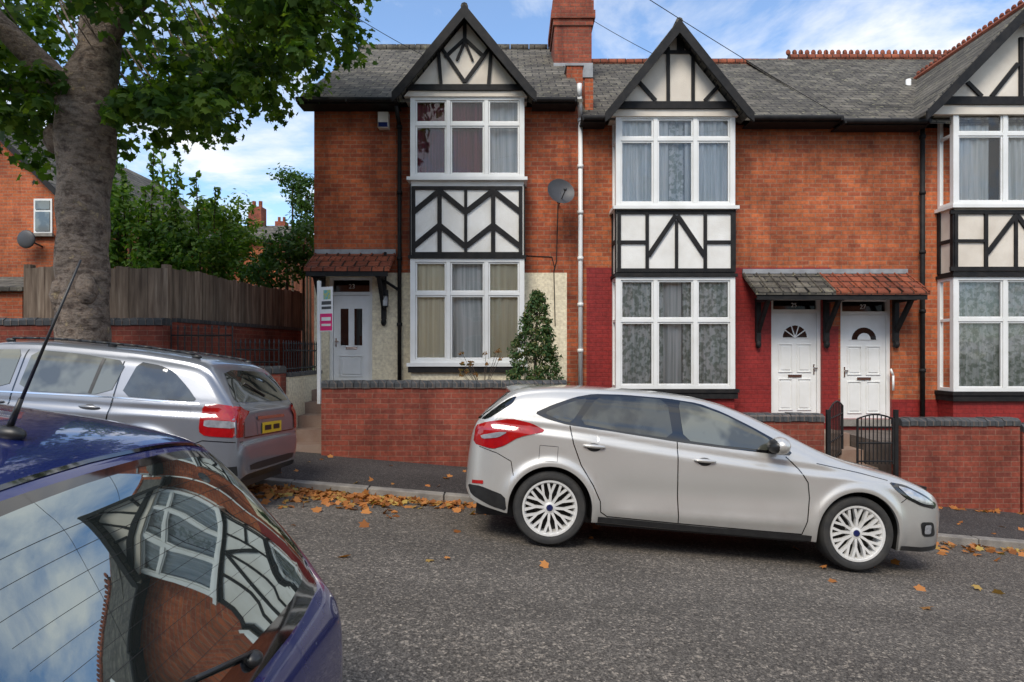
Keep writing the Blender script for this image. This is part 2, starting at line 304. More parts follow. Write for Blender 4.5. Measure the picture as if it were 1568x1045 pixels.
while x<44:
    L=.9
    for (y0,y1,zb) in ((7.3,7.44,-.038),(.46,.6,.065)):
        z0=-SL*(x+.004)+zb; z1=-SL*(x+L-.008)+zb; j=random.uniform(-.003,.003)
        a,c=x+.004,x+L-.008
        vs=[(a,y0,z0-.4),(c,y0,z1-.4),(c,y1,z1-.4),(a,y1,z0-.4),(a,y0,z0+j),(c,y0,z1+j),(c,y1,z1+j),(a,y1,z0+j)]
        b.add(vs,[(0,3,2,1),(4,5,6,7),(0,1,5,4),(1,2,6,5),(2,3,7,6),(3,0,4,7)],M['stone'])
    x+=L
b.obj('kerb',bevel=.012)
def gz(x,y):
    xx=max(-45,min(45,x)); return -SL*xx-.22
xs=[-900,-400,-150,-80,-45,-20,0,20,45,80,150,400,900]; ys=[-900,-300,-60,-20,0,4,8,12,20,60,300,1500]
b=MB(); b.add([(x,y,gz(x,y)-(.15 if 0<=y<=8 else 0)) for y in ys for x in xs],[(j*len(xs)+i,j*len(xs)+i+1,(j+1)*len(xs)+i+1,(j+1)*len(xs)+i) for j in range(len(ys)-1) for i in range(len(xs)-1)],M['grass']); b.obj('ground',smooth=True)

# ------------------------------------------------------------------ houses
YW=10.8; YB=10.4
def wall(mb,x0,x1,z0,z1,ops,zcuts,xcuts,mf,y0=YW,y1=YW+.3):
    X=sorted(set([x0,x1]+[o[i] for o in ops for i in (0,1)]+xcuts)); Z=sorted(set([z0,z1]+[o[i] for o in ops for i in (2,3)]+zcuts))
    for a,c in zip(X[:-1],X[1:]):
        for d,e in zip(Z[:-1],Z[1:]):
            mx,mz=(a+c)/2,(d+e)/2
            if any(o[0]<mx<o[1] and o[2]<mz<o[3] for o in ops): continue
            mb.box(a,c,y0,y1,d,e,mf(mx,mz))
def curtain(mb,x0,x1,y,z0,z1,mat,folds=9,amp=.026):
    n=max(8,int((x1-x0)*80)); vs=[];ph=random.random()*6
    for z,a in ((z0,1.0),((z0+z1)/2,.8),(z1,.6)):
        for i in range(n+1):
            t=i/n; xx=x0+(x1-x0)*t
            vs.append((xx,y+amp*a*math.sin(ph+folds*2*math.pi*t*(x1-x0)+1.3*math.sin(5*t+ph)),z))
    m=n+1
    mb.add(vs,[(j*m+i,j*m+i+1,(j+1)*m+i+1,(j+1)*m+i) for j in range(2) for i in range(n)],mat)
def window(par,x0,x1,z0,z1,zt,yf,cur,name,muls=(1/3,2/3)):
    W=M['white']; b=MB(); t=.085
    b.box(x0,x0+t,yf,yf+.09,z0,z1,W); b.box(x1-t,x1,yf,yf+.09,z0,z1,W)
    b.box(x0+t,x1-t,yf+.003,yf+.09,z0,z0+.06,W); b.box(x0+t,x1-t,yf+.003,yf+.09,z1-.06,z1,W)
    xs=[x0+t]+[x0+(x1-x0)*m for m in muls]+[x1-t]
    for m in xs[1:-1]: b.box(m-.035,m+.035,yf+.006,yf+.085,z0+.06,z1-.06,W)
    for i in range(len(xs)-1):
        a=xs[i]+(.035 if i else 0); c=xs[i+1]-(.035 if i<len(xs)-2 else 0)
        b.box(a,c,yf+.009,yf+.08,zt-.028,zt+.028,W)
        for (p,q) in ((z0+.06,zt-.028),(zt+.028,z1-.06)):
            s=.028
            b.box(a+.003,a+s,yf+.022,yf+.07,p+.002,q-.002,W); b.box(c-s,c-.003,yf+.022,yf+.07,p+.002,q-.002,W)
            b.box(a+s,c-s,yf+.024,yf+.07,p+.002,p+s,W); b.box(a+s,c-s,yf+.024,yf+.07,q-s,q-.002,W)
    for (sx,d) in ((x0,1),(x1,-1)):
        p,q=(sx,sx+.06) if d>0 else (sx-.06,sx)
        b.box(p,q,YW-.07,YW-.003,z0,z1,W); b.box(p,q,yf+.09,YW-.07,z0,z0+.06,W); b.box(p,q,yf+.09,YW-.07,z1-.06,z1,W); b.box(p+.004,q-.004,yf+.09,YW-.07,zt-.025,zt+.025,W)
    b.obj(name+'_frame',par,bevel=.004)
    g=MB(); g.add([(x0+.05,yf+.045,z0+.04),(x1-.05,yf+.045,z0+.04),(x1-.05,yf+.045,z1-.04),(x0+.05,yf+.045,z1-.04)],[(0,1,2,3)],M['glass'])
    for sx in (x0+.03,x1-.03): g.add([(sx,yf+.09,z0+.04),(sx,YW-.04,z0+.04),(sx,YW-.04,z1-.04),(sx,yf+.09,z1-.04)],[(0,1,2,3)],M['glass'])
    g.obj(name+'_glass',par)
    c=MB(); a,e=x0+.10,x1-.10; yc=yf+.115; w=e-a
    for seg in cur: curtain(c,a+w*seg[0],a+w*seg[1],yc+seg[4] if len(seg)>4 else yc,z0+.01,z1-.01,seg[2],seg[3])
    for sx in (x0+.085,x1-.085): c.add([(sx,yf+.17,z0),(sx,YW-.04,z0),(sx,YW-.04,z1),(sx,yf+.17,z1)],[(0,1,2,3)],cur[0][2])
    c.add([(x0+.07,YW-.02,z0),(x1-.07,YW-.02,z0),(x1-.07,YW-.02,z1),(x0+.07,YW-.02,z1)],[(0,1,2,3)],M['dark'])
    c.obj(name+'_curtains',par,True)
def bay(par,px0,px1,U,P,L,bot,cu,cl,timb,rend,base):
    x0,x1=fx(px0,YB),fx(px1,YB); Z=lambda p:fz(p,YB); X=lambda p:fx(p,YB)
    window(par,x0,x1,Z(U[1]),Z(U[0]),Z(U[2]),YB,cu,'upper_bay_window')
    window(par,x0,x1,Z(L[1]),Z(L[0]),Z(L[2]),YB,cl,'lower_bay_window')
    b=MB()
    b.box(x0-.05,x1+.05,YB-.06,YW-.004,Z(U[1])-.055,Z(U[1]),M['white'])
    b.box(x0-.05,x1+.05,YB-.06,YW-.004,Z(L[1])-.06,Z(L[1]),M['white'] if px0<700 else M['black'])
    b.box(x0-.03,x1+.03,YB-.03,YW-.004,Z(L[0]),Z(L[0])+.05,M['black'])
    b.box(x0+.012,x1-.012,YB+.02,YW-.004,Z(P[1]),Z(U[1])-.055,rend)
    b.box(x0+.004,x1-.004,YB+.004,YW-.004,Z(L[0])+.05,Z(P[1]),M['black'])
    b.box(x0-.02,x1+.02,YB-.02,YW-.004,Z(U[0]),Z(U[0])+.06,M['black'])
    b.box(x0+.01,x1-.01,YB+.02,YW-.004,Z(bot),Z(L[1])-.06,base)
    b.box(x0-.03,x1+.03,YB-.04,YW-.004,Z(L[1])-.16,Z(L[1])-.064,M['black'])
    b.obj('bay_body',par)
    t=MB()
    for (a,p,c,q,w) in timb: t.bar(X(a),Z(p),X(c),Z(q),w,YB-.008,YB+.02,M['black'])
    for sx,d in ((x0,-1),(x1,1)):
        a,c=sorted((sx-d*.012,sx+d*.01))
        t.box(a,c,YB+.0,YB+.07,Z(P[1]),Z(P[0]),M['black']); t.box(a,c,YW-.08,YW-.004,Z(P[1]),Z(P[0]),M['black']); t.box(a,c,YB+.07,YW-.08,(Z(P[0])+Z(P[1]))/2-.03,(Z(P[0])+Z(P[1]))/2+.03,M['black'])
    t.obj('timber_framing',par)
def gable(par,pa,pya,hw,pyf,timb,rend,zwin,xc=None,crest=False):
    D=10.12; xa=fx(pa,D); za=fz(pya,D); zf=fz(pyf,D); h=hw*D/F
    run=(za-zf)/.683; yb=10.45+run
    b=MB()
    for s in (-1,1):
        b.slab([(xa,D,za),(xa,yb,za),(xa+s*h,10.55,zf),(xa+s*h,D,zf)],(0,0,-.05),M['slate'])
    b.obj('gable_roof',par)
    g=MB(); sl=(za-zf)/h; xi=h-.1
    g.prism([(xa-xi,zf+.02),(xa+xi,zf+.02),(xa,za-.12)],YB-.03,YB+.4,rend)
    g.obj('gable_panel',par)
    t=MB()
    for s in (-1,1):
        p=[(xa,za+.02),(xa+s*h*.9,zf+sl*h*.1+.02),(xa+s*(h+.05),zf-.03),(xa+s*(h+.05),zf-.18),(xa+s*(h-.05),zf-.10),(xa+s*h*.87,zf+sl*h*.13-.17),(xa,za-.20)]
        t.prism(p,D-.045-(.003 if s>0 else 0),D-.005,M['black'])
        t.cyl((xa,D+.0,za+.015),(xa+s*h,D+.0,zf+.015),.02,M['slate'],6)
    Y=YB-.03
    for (a,p,c,q,w) in timb: t.bar(fx(a,YB),fz(p,YB),fx(c,YB),fz(q,YB),w,Y-.03,Y+.01,M['black'])
    t.obj('bargeboards_and_timbers',par)
    r=MB(); r.cyl((xa,D-.02,za+.0),(xa,yb,za+.0),.06,M['slate'] if not crest else M['terra'],8)
    if crest:
        y=D
        while y<yb: r.ell((xa,y,za+.09),(.03,.05,.05),M['terra'],8,6); y+=.13
    r.obj('gable_ridge_tiles',par)
def roof(par,x0,x1,ze,zrg,ye=10.45,yr=14.8,mat=None):
    mat=mat or M['slate']; b=MB()
    b.slab([(x0,ye,ze),(x1,ye,ze),(x1,yr,zrg),(x0,yr,zrg)],(0,0,-.05),mat)
    b.slab([(x0,yr+.01,zrg),(x1,yr+.01,zrg),(x1,19.2,ze),(x0,19.2,ze)],(0,0,-.05),mat)
    b.obj('slate_roof',par)
def gut(par,x0,x1,z):
    b=MB(); b.cyl((x0,10.41,z),(x1,10.41,z),.042,M['black'],12); b.box(x0,x1,10.46,10.5,z-.055,z+.02,M['black']); b.box(x0,x1,10.5,10.8,z-.055,z-.035,M['black'])
    n=max(1,int((x1-x0)/.8))
    for i in range(n+1):
        xx=x0+.03+(x1-x0-.06)*i/n; b.box(xx-.015,xx+.015,10.36,10.47,z-.055,z-.01,M['black'])
    b.obj('gutter_and_fascia',par,False)
def door(par,px0,px1,pyt,pyd,pyb,style,num):
    y=YW+.06; x0,x1=fx(px0),fx(px1); zt,zd,zb=fz(pyt),fz(pyd),fz(pyb); W=M['white']; b=MB()
    b.box(x0,x0+.06,y,y+.08,zb,zt,W); b.box(x1-.06,x1,y,y+.08,zb,zt,W); b.box(x0+.06,x1-.06,y+.002,y+.08,zt-.05,zt,W); b.box(x0+.06,x1-.06,y+.002,y+.08,zd,zd+.06,W)
    b.box(x0+.06,x1-.06,y+.05,y+.07,zd+.06,zt-.05,M['blackg'])
    a,c=x0+.065,x1-.065; b.box(a,c,y+.025,y+.07,zb,zd-.004,W); w=c-a; h=zd-zb
    def panel(u0,u1,v0,v1):
        X0,X1,Z0,Z1=a+w*u0,a+w*u1,zb+h*v0,zb+h*v1
        for q in ((X0,X1,Z0,Z0+.018),(X0,X1,Z1-.018,Z1),(X0,X0+.018,Z0+.018,Z1-.018),(X1-.018,X1,Z0+.018,Z1-.018)): b.box(q[0],q[1],y+.008,y+.026,q[2],q[3],W)
        b.box(X0+.045,X1-.045,y+.012,y+.026,Z0+.045,Z1-.045,W)
    if style==1:
        for u in ((.2,.42),(.58,.8)):
            X0,X1=a+w*u[0],a+w*u[1]; b.box(X0-.015,X1+.015,y+.014,y+.03,zb+h*.40,zb+h*.86,W); b.box(X0,X1,y+.011,y+.02,zb+h*.415,zb+h*.845,M['blackg'])
        panel(.18,.82,.05,.3)
    else:
        for (u0,u1) in ((.12,.45),(.55,.88)): panel(u0,u1,.05,.36); panel(u0,u1,.42,.70)
        cx=(a+c)/2; cz=zb+h*.76; R=w*.28; pts=[(cx+R*math.cos(t),cz+R*math.sin(t)*1.0) for t in np.linspace(0,math.pi,13)]
        b.prism([(cx+(p[0]-cx)*1.15,cz-.015+(p[1]-cz)*1.15) for p in pts],y+.015,y+.03,W); b.prism(pts,y+.009,y+.018,M['blackg'])
        if style==2:
            for t in (36,72,108,144): b.bar(cx,cz,cx+R*math.cos(math.radians(t)),cz+R*math.sin(math.radians(t)),.018,y+.003,y+.012,W)
        else: b.prism([(cx+R*.55*math.cos(t),cz+R*.55*math.sin(t)) for t in np.linspace(0,math.pi,9)],y+.004,y+.012,W)
    b.box(a+w*.34,a+w*.66,y+.008,y+.028,zb+h*.37,zb+h*.40,M['chrome'])
    hx=a+.045 if style!=2 else c-.045
    b.box(hx-.012,hx+.012,y+.01,y+.028,zb+h*.40,zb+h*.5,M['chrome']); b.box(hx-.012,hx+.05,y-.02,y+.0,zb+h*.455,zb+h*.468,M['chrome'])
    b.box(x0-.02,x1+.02,YW-.06,y+.1,zb-.12,zb-.003,M['stone'])
    b.obj('front_door',par,bevel=.003)
    tc=bpy.data.curves.new('house_number',type='FONT'); tc.body=num; tc.size=.11; tc.align_x='CENTER'; tc.extrude=.002
    to=bpy.data.objects.new('house_number',tc); sc.collection.objects.link(to); to.rotation_euler=(math.pi/2,0,0); to.location=((x0+x1)/2,y+.045,(zd+.06+zt-.05)/2-.04); to.data.materials.append(M['white']); to.parent=par
def canopy(par,segs,pyb,pyf,brs):
    b=MB(); zb,zf=fz(pyb,YW),fz(pyf,10.2)
    for (a,c,mt) in segs:
        x0,x1=fx(a,10.25),fx(c,10.25); b.slab([(x0,10.18,zf),(x1,10.18,zf),(x1,YW-.003,zb),(x0,YW-.003,zb)],(0,0,-.05),mt)
        n=int((x1-x0)/.2)
        for i in range(n+1):
            xx=x0+.02+i*(x1-x0-.04)/n; b.cyl((xx,10.165,zf+.005),(xx,YW-.02,zb+.005),.014,mt,6)
        for k in (.25,.5,.75):
            yy=10.18+(YW-10.18)*k; zz=zf+(zb-zf)*k; b.box(x0+.004,x1-.004,yy,yy+.03,zz-.02,zz+.022,mt)
    xa,xb=fx(segs[0][0],10.25),fx(segs[-1][1],10.25)
    b.box(xa+.03,xb-.03,10.2,10.24,zf-.13,zf-.045,M['black']); b.box(xa,xb,YW-.05,YW-.005,zb-.02,zb+.06,M['lead'])
    for p in brs:
        xx=fx(p,10.5); z0=zf-.06
        b.box(xx-.04,xx+.04,10.25,YW-.002,z0-.08,z0,M['black']); b.box(xx-.04,xx+.04,YW-.08,YW-.003,z0-.75,z0-.08,M['black'])
        b.slab([(xx-.03,10.30,z0-.07),(xx+.03,10.30,z0-.07),(xx+.03,YW-.08,z0-.6),(xx-.03,YW-.08,z0-.6)],(0,.07,0.02),M['black'])
        b.ell((xx,YW-.06,z0-.8),(.05,.06,.07),M['black'],8,6)
    b.obj('door_canopy',par)
def body(par,x0,x1,ze,zrg,mat):
    b=MB(); 
    for xx in (x0,x1-.02):
        b.slab([(xx,YW+.3,-1.5),(xx,19,-1.5),(xx,19,ze-.15),(xx,14.8,zrg-.1),(xx,YW+.3,ze+.1)],(.02,0,0),mat)
    b.box(x0,x1,18.8,19,-1.5,ze-.15,mat); b.obj('side_and_rear_walls',par)

# house A (number 23)
hA=empty('brick_house'); xa0,xa1=fx(481),fx(887)
zeA=fz(152,10.45); zrA=fz(75,14.8)
d1=(fx(503),fx(570),fz(584),fz(424)); zc=fz(418)
m=MB(); wall(m,xa0,xa1,-1.3,zeA,[d1],[zc],[fx(700),fx(868)],lambda x,z: M['cream'] if z<zc and x<fx(868) else M['brick']); m.obj('front_wall',hA)
body(hA,xa0,xa1,zeA,zrA,M['brick']); roof(hA,fx(455,10.45),xa1+.03,zeA,zrA); gut(hA,fx(453,10.4),fx(608,10.4),zeA-.02); gut(hA,fx(815,10.4),fx(884,10.4),zeA-.02)
tA=[(630,288,800,288,.055),(630,389,800,389,.06),(633,288,633,389,.06),(673,288,673,389,.07),(713,288,713,389,.05),(755,288,755,389,.07),(797,288,797,389,.06)]
for (a,c) in ((633,673),(713,673),(713,755),(797,755)):
    for yy in (292,345): tA.append((a,yy+33,c,yy,.085))
bay(hA,628,803,(148,272,190),(282,392),(396,556,450),640,[(0,.30,M['maroon'],6),(.31,.64,M['maroon'],5,.03),(.64,1,M['net'],3,.1)],[(0,.34,M['creamc'],5),(.34,.66,M['net'],2,.07),(.66,1,M['creamc'],5)],tA,M['render'],M['cream'])
gA=[(625,136,805,136,.1),(712,22,712,62,.06),(712,128,678,78,.055),(712,128,748,78,.055),(712,62,742,90,.05),(712,62,682,90,.05),(676,134,672,82,.055),(748,134,752,82,.055),(712,66,700,95,.04),(712,66,724,95,.04)]
gable(hA,711,10,106,140,gA,M['creamr'],0)
door(hA,503,570,424,452,584,1,'23')
canopy(hA,[(467,597,M['terra'])],388,411,[487,583])
b=MB()
b.path([(fx(613),10.72,fz(584)),(fx(613),10.72,zeA-.35),(fx(612),10.45,zeA-.12)],.035,M['black'])
b.path([(fx(590,10.7),10.7,fz(388)),(fx(590,10.7),10.7,fz(432)),(fx(610,10.7),10.7,fz(445))],.025,M['black'])
for p in (200,300,400,500): b.cyl((fx(613),10.72,fz(p)),(fx(613),10.72,fz(p)+.06),.048,M['black'])
b.path([(fx(888),10.72,fz(597)),(fx(888),10.72,fz(185)),(fx(884),10.46,fz(160)),(fx(884),10.44,fz(142))],.04,M['white'])
for p in (190,260,330,400,470,540): b.cyl((fx(888),10.72,fz(p)),(fx(888),10.72,fz(p)+.06),.052,M['white'])
b.obj('drainpipes',hA,True)
b=MB(); b.box(fx(581),fx(597),10.66,10.797,fz(200),fz(176),M['creamr']); b.box(fx(581)+.01,fx(597)-.01,10.65,10.66,fz(200)+.01,fz(192),M['bluep']); b.obj('alarm_box',hA,bevel=.01)
b=MB(); xd=fx(593); b.box(xd-.02,xd+.02,10.72,10.797,fz(470),fz(445),M['black']); b.cyl((xd,10.62,fz(470)),(xd,10.62,fz(455)),.045,M['clearl'],6); b.cyl((xd,10.62,fz(455)),(xd,10.62,fz(446)),.07,M['black'],6,.01); b.cyl((xd,10.62,fz(474)),(xd,10.62,fz(470)),.02,M['black'],6,.05); b.box(xd-.008,xd+.008,10.62,10.73,fz(449),fz(447),M['black']); b.obj('wall_lantern',hA)
b=MB(); cx0,cx1=fx(849,13),fx(906,13)
b.box(cx0,cx1,13,14.1,6.5,fz(40,13),M['chim'])
for p,q,o in ((40,30,.03),(30,18,.07),(18,2,.04),(2,-20,.0)): b.box(cx0-o,cx1+o,13-o,14.1+o,fz(p,13),fz(q,13),M['chim'])
b.box(cx0-.02,cx1+.02,12.96,13,7.45,7.75,M['lead'])
b.box(fx(866,12.2),fx(888,12.2)+.02,11.9,13.1,6.4,fz(112,12.2),M['brick']); b.box(fx(864,12.2),fx(890,12.2)+.02,11.88,13.0,fz(112,12.2),fz(112,12.2)+.05,M['lead'])
b.box(fx(893,11.2),fx(905,11.2),10.9,12.9,5.6,fz(132,11.2),M['brick'])
for i in (0,1): b.cyl((cx0+.2+.4*i,13.55,fz(-20,13)),(cx0+.2+.4*i,13.55,fz(-20,13)+.5),.13,M['terra'],12,.1)
b.obj('chimney',hA)
b=MB()
cx,cz=fx(857,10.4),fz(297,10.4); vs=[];fs=[]
ax=Vector((.25,-1,.35)).normalized(); ea=ax.orthogonal().normalized(); eb=ax.cross(ea); cc=Vector((cx,10.38,cz))
for j,rr in enumerate((0.001,.08,.15,.2,.235)):
    for i in range(24):
        t=2*math.pi*i/24; vs.append(cc+(ea*math.cos(t)+eb*math.sin(t))*rr+ax*(rr*rr*1.3))
for j in range(4):
    for i in range(24): fs.append((j*24+i,j*24+(i+1)%24,(j+1)*24+(i+1)%24,(j+1)*24+i))
b.add(vs,fs,M['tar']); b.path([cc-eb*0,Vector((cx,10.78,cz-.05))],.02,M['tar']); b.path([Vector((cx,10.5,cz-.15)),cc+ax*.3+Vector((0,0,-.12))],.01,M['tar']); b.ell(tuple(cc+ax*.3+Vector((0,0,-.1))),(.03,.04,.03),M['tar'])
b.obj('satellite_dish',hA,True)
b=MB(); b.path([(cx,10.79,cz-.1),(fx(852),10.79,fz(400)),(fx(848),10.79,fz(415)),(fx(850),10.79,fz(500))],.008,M['black'],5); b.path([(fx(806),10.79,fz(392)),(fx(845),10.79,fz(394)),(fx(849),10.79,fz(410))],.008,M['black'],5); b.obj('cable',hA)
def ridge(par,x0,x1,z,mat,crest=False):
    b=MB(); x=x0
    while x<x1-.1:
        b.cyl((x+.008,14.8,z+random.uniform(-.008,.008)),(min(x+.44,x1),14.8,z),.1,mat,10)
        x+=.45
    if crest:
        x=x0
        while x<x1: b.ell((x,14.8,z+.14),(.06,.03,.075),mat,8,6); x+=.15
    b.obj('ridge_tiles',par,True)
ridge(hA,fx(550,14.8),xa1*1.0+.1,zrA,M['slate'])

# house B (number 25)
hB=empty('brick_house'); xb0,xb1=xa1,fx(1272); zeB=fz(180,10.45); zrB=fz(97,14.8)
d2=(fx(1181),fx(1259),fz(637),fz(455)); zc2=fz(410)
m=MB(); wall(m,xb0,xb1,-1.8,zeB,[d2],[zc2,fz(560)],[fx(1000),fx(898)],lambda x,z: M['redpaint'] if z<zc2 and x>fx(896) else M['brick2']); m.obj('front_wall',hB)
body(hB,xb0+.02,xb1,zeB,zrB,M['brick2']); roof(hB,xb0+.04,xb1,zeB,zrB); gut(hB,fx(890,10.4),fx(930,10.4),zeB-.02); gut(hB,fx(1150,10.4),xb1,zeB-.02)
ridge(hB,xb0+.2,fx(1205,14.8),zrB,M['terra'])
tB=[(945,325,1125,325,.06),(945,414,1125,414,.06),(948,325,948,414,.06),(1122,325,1122,414,.06),(945,371,991,371,.055),(1080,371,1124,371,.055),(991,325,991,414,.055),(1080,325,1080,414,.055),(1036,338,1036,414,.05),(1035,330,993,392,.075),(1037,330,1079,392,.075)]
bay(hB,943,1126,(176,316,213),(321,417),(424,596,491),720,[(0,.45,M['net'],9),(.46,.60,M['net2'],5,.05),(.60,1,M['net'],8)],[(0,.40,M['net2'],8),(.41,.58,M['net'],6,.07),(.58,1,M['net2'],8)],tB,M['render'],M['redpaint'])
gB=[(945,163,1130,163,.12),(1022,160,1022,75,.055),(1060,160,1060,75,.055),(1003,156,978,128,.06),(1078,156,1104,128,.06),(1015,82,1066,82,.05),(1041,80,1041,45,.12)]
gable(hB,1040,33,109,171,gB,M['creamr'],0)
door(hB,1181,1259,455,479,637,2,'25')
# house C (number 27)
hC=empty('brick_house'); xc0,xc1=xb1,fx(1900); zeC=fz(185,10.45); zrC=fz(90,14.8)
d3=(fx(1287),fx(1366),fz(642),fz(457)); zp3=fz(612); zc3=fz(500)
m=MB(); wall(m,xc0,xc1,-2.2,zeC,[d3],[zp3,zc3],[fx(1284)],lambda x,z: M['redpaint'] if (z<zp3 or (z<zc3 and x<fx(1285))) else M['brick2']); m.obj('front_wall',hC)
body(hC,xc0+.02,xc1,zeC,zrC,M['brick2']); roof(hC,xc0+.003,xc1,zeC,zrC); gut(hC,xc0,fx(1425,10.4),zeC-.02)
ridge(hC,fx(1207,14.8),fx(1520,14.8),zrC,M['terra'],True)
tC=[(1455,325,1760,325,.06),(1455,412,1760,412,.07)]
for k in (1464,1510,1556,1602,1648,1694): tC.append((k,325,k,412,.055))
tC+=[(1460,369,1512,369,.05),(1602,369,1700,369,.05),(1556,330,1512,388,.07),(1558,330,1600,388,.07)]
bay(hC,1460,1700,(163,314,205),(320,416),(424,600,490),760,[(0,.24,M['net'],7),(.25,.34,M['dark'],5,.06),(.35,.6,M['net'],7),(.6,1,M['net2'],7)],[(0,.5,M['net2'],9),(.5,1,M['net2'],9)],tC,M['creamr'],M['redpaint'])
gC=[(1440,156,1740,156,.13),(1560,155,1560,60,.07),(1605,155,1605,40,.07),(1555,100,1515,150,.07),(1500,150,1478,128,.06),(1610,100,1650,150,.07)]
gable(hC,1582,0,160,168,gC,M['creamr'],0,crest=True)
door(hC,1287,1366,457,482,642,3,'27')
canopy(hC,[(1155,1277,M['slate']),(1277,1420,M['terra'])],418,447,[1170,1277,1386])
b=MB(); b.path([(fx(1408),10.72,fz(645)),(fx(1408),10.72,fz(200)),(fx(1408),10.45,fz(186))],.038,M['black']); 
for p in (215,300,390,480,570): b.cyl((fx(1408),10.72,fz(p)),(fx(1408),10.72,fz(p)+.06),.05,M['black'])
b.path([(fx(1364),10.73,fz(598)),(fx(1364),10.73,fz(575)),(fx(1360),10.73,fz(565))],.018,M['white'])
b.path([(fx(1391,12.6),12.6,fz(175,12.6)),(fx(1391,12.6),12.6,fz(122,12.6))],.05,M['white'])
b.obj('drainpipes',hC,True)

# terrace on the opposite side of the street (unseen behind the viewpoint, added for reflections)
hO=empty('brick_house'); b=MB(); b.box(-24,22,-17,-10,-2.5,5.6,M['brick2']); b.obj('walls',hO)
b=MB(); b.slab([(-24.2,-9.6,5.5),(22.2,-9.6,5.5),(22.2,-13.5,8.1),(-24.2,-13.5,8.1)],(0,0,-.1),M['slate']); b.slab([(-24.2,-13.51,8.1),(22.2,-13.51,8.1),(22.2,-17.4,5.5),(-24.2,-17.4,5.5)],(0,0,-.1),M['slate']); b.obj('roof',hO)
b=MB()
for i in range(11):
    cx_=-22+i*4.1
    for z in (1.0,3.6): b.box(cx_-.85,cx_+.85,-10,-9.95,z,z+1.5,M['white']); b.box(cx_-.76,cx_-.03,-9.95,-9.93,z+.08,z+1.42,M['cglass']); b.box(cx_+.03,cx_+.76,-9.95,-9.93,z+.08,z+1.42,M['cglass'])
b.obj('windows',hO)

# ------------------------------------------------------------------ garden walls
def gwall(name,x0,x1,y0,zt,mat=None,coping=True,th=.23):
    b=MB(); mat=mat or M['brickwall']; b.box(x0,x1,y0,y0+th,-SL*x1-.6,zt-.11,mat)
    if coping:
        n=max(1,int((x1-x0)/.115)); w=(x1-x0)/n
        for i in range(n):
            a=x0+i*w+.003; c=x0+(i+1)*w-.003; j=random.uniform(-.005,.005)
            pts=[(y0-.02,zt-.107),(y0-.02,zt-.04),(y0+.03,zt),(y0+th-.03,zt),(y0+th+.02,zt-.04),(y0+th+.02,zt-.107)]
            vs=[(a,p[0],p[1]+j) for p in pts]+[(c,p[0],p[1]+j) for p in pts]
            b.add(vs,[tuple(range(6)),tuple(range(11,5,-1))]+[(k,k+6,(k+1)%6+6,(k+1)%6) for k in range(6)],M['coping'])
    return b.obj(name)
gwall('garden_wall',fx(492,8.85),fx(868,8.85),8.85,fz(583,8.85))
gwall('garden_wall',fx(880,8.85),fx(1262,8.85),8.85,fz(634,8.85))
gwall('garden_wall',fx(1380,8.85),fx(1562,8.85),8.85,fz(641,8.85))
gwall('garden_wall',fx(1566,8.85),fx(2100,8.85),8.85,fz(650,8.85))
gwall('garden_wall',fx(868,8.85)+.0,fx(880,8.85)-.004,8.85,fz(610,8.85),coping=False)
gwall('boundary_wall',-16,-5.06,9.0,fz(487,9.0))
gwall('boundary_wall',-5.05,-3.36,9.0,1.50)
b=MB(); b.box(-3.45,-3.32,9.24,10.79,-.2,1.33,M['cream']); b.box(-3.48,-3.30,9.24,10.79,1.333,1.39,M['coping']); b.obj('path_side_wall')
b=MB(); b.slab([(-5.2,9.24,0),(-5.0,9.24,0),(-4.4,12.95,0),(-4.6,12.95,0)],(0,0,2.15),M['brickwall']); b.slab([(-5.22,9.25,2.153),(-4.98,9.25,2.153),(-4.38,12.95,2.153),(-4.62,12.95,2.153)],(0,0,.06),M['coping']); b.obj('boundary_wall')
b=MB(); zt=2.95; x=-7.15
while x<-5.1:
    t=zt+random.uniform(-.02,.02); b.box(x,x+.092,9.12-random.uniform(0,.012),9.14,2.18,t,M['fence']); x+=.095
for px in (-7.15,-5.12): b.box(px-.05,px+.05,9.145,9.25,1.6,zt+.05,M['fence'])
p0=Vector((-5.08,9.2,0)); p1=Vector((-4.45,13.1,0)); d=(p1-p0); L=d.length; d.normalize(); n=Vector((d.y,-d.x,0)); s=0
while s<L:
    a=p0+d*s; c=p0+d*(s+.09); t=zt+random.uniform(-.02,.02)+.02*math.sin(s*2.2); o=n*random.uniform(0,.012)
    b.slab([a+o+Vector((0,0,2.22)),c+o+Vector((0,0,2.22)),c+o+Vector((0,0,t)),a+o+Vector((0,0,t))],-n*.02,M['fence']); s+=.093
b.obj('wooden_fence')
def bars(name,p,q,zb,zt,n,r=.009,heads=True):
    b=MB(); p=Vector(p);q=Vector(q)
    for z in (zb+.06,zt-.1): b.cyl((p.x,p.y,z),(q.x,q.y,z),.012,M['iron'],6)
    for i in range(n+1):
        a=p+(q-p)*i/n; b.cyl((a.x,a.y,zb),(a.x,a.y,zt),r,M['iron'],6)
        if heads: b.cyl((a.x,a.y,zt),(a.x,a.y,zt+.06),.018,M['iron'],6,.002)
    return b.obj(name)
bars('iron_railings',(-5.0,9.1,0),(-4.1,9.1,0),1.5,2.05,9)
bars('iron_railings',(-4.05,9.1,0),(-3.42,9.1,0),1.5,1.84,9)
bars('iron_railings',(-3.39,9.2,0),(-3.39,10.75,0),1.39,1.83,14)
g=empty('iron_gate')
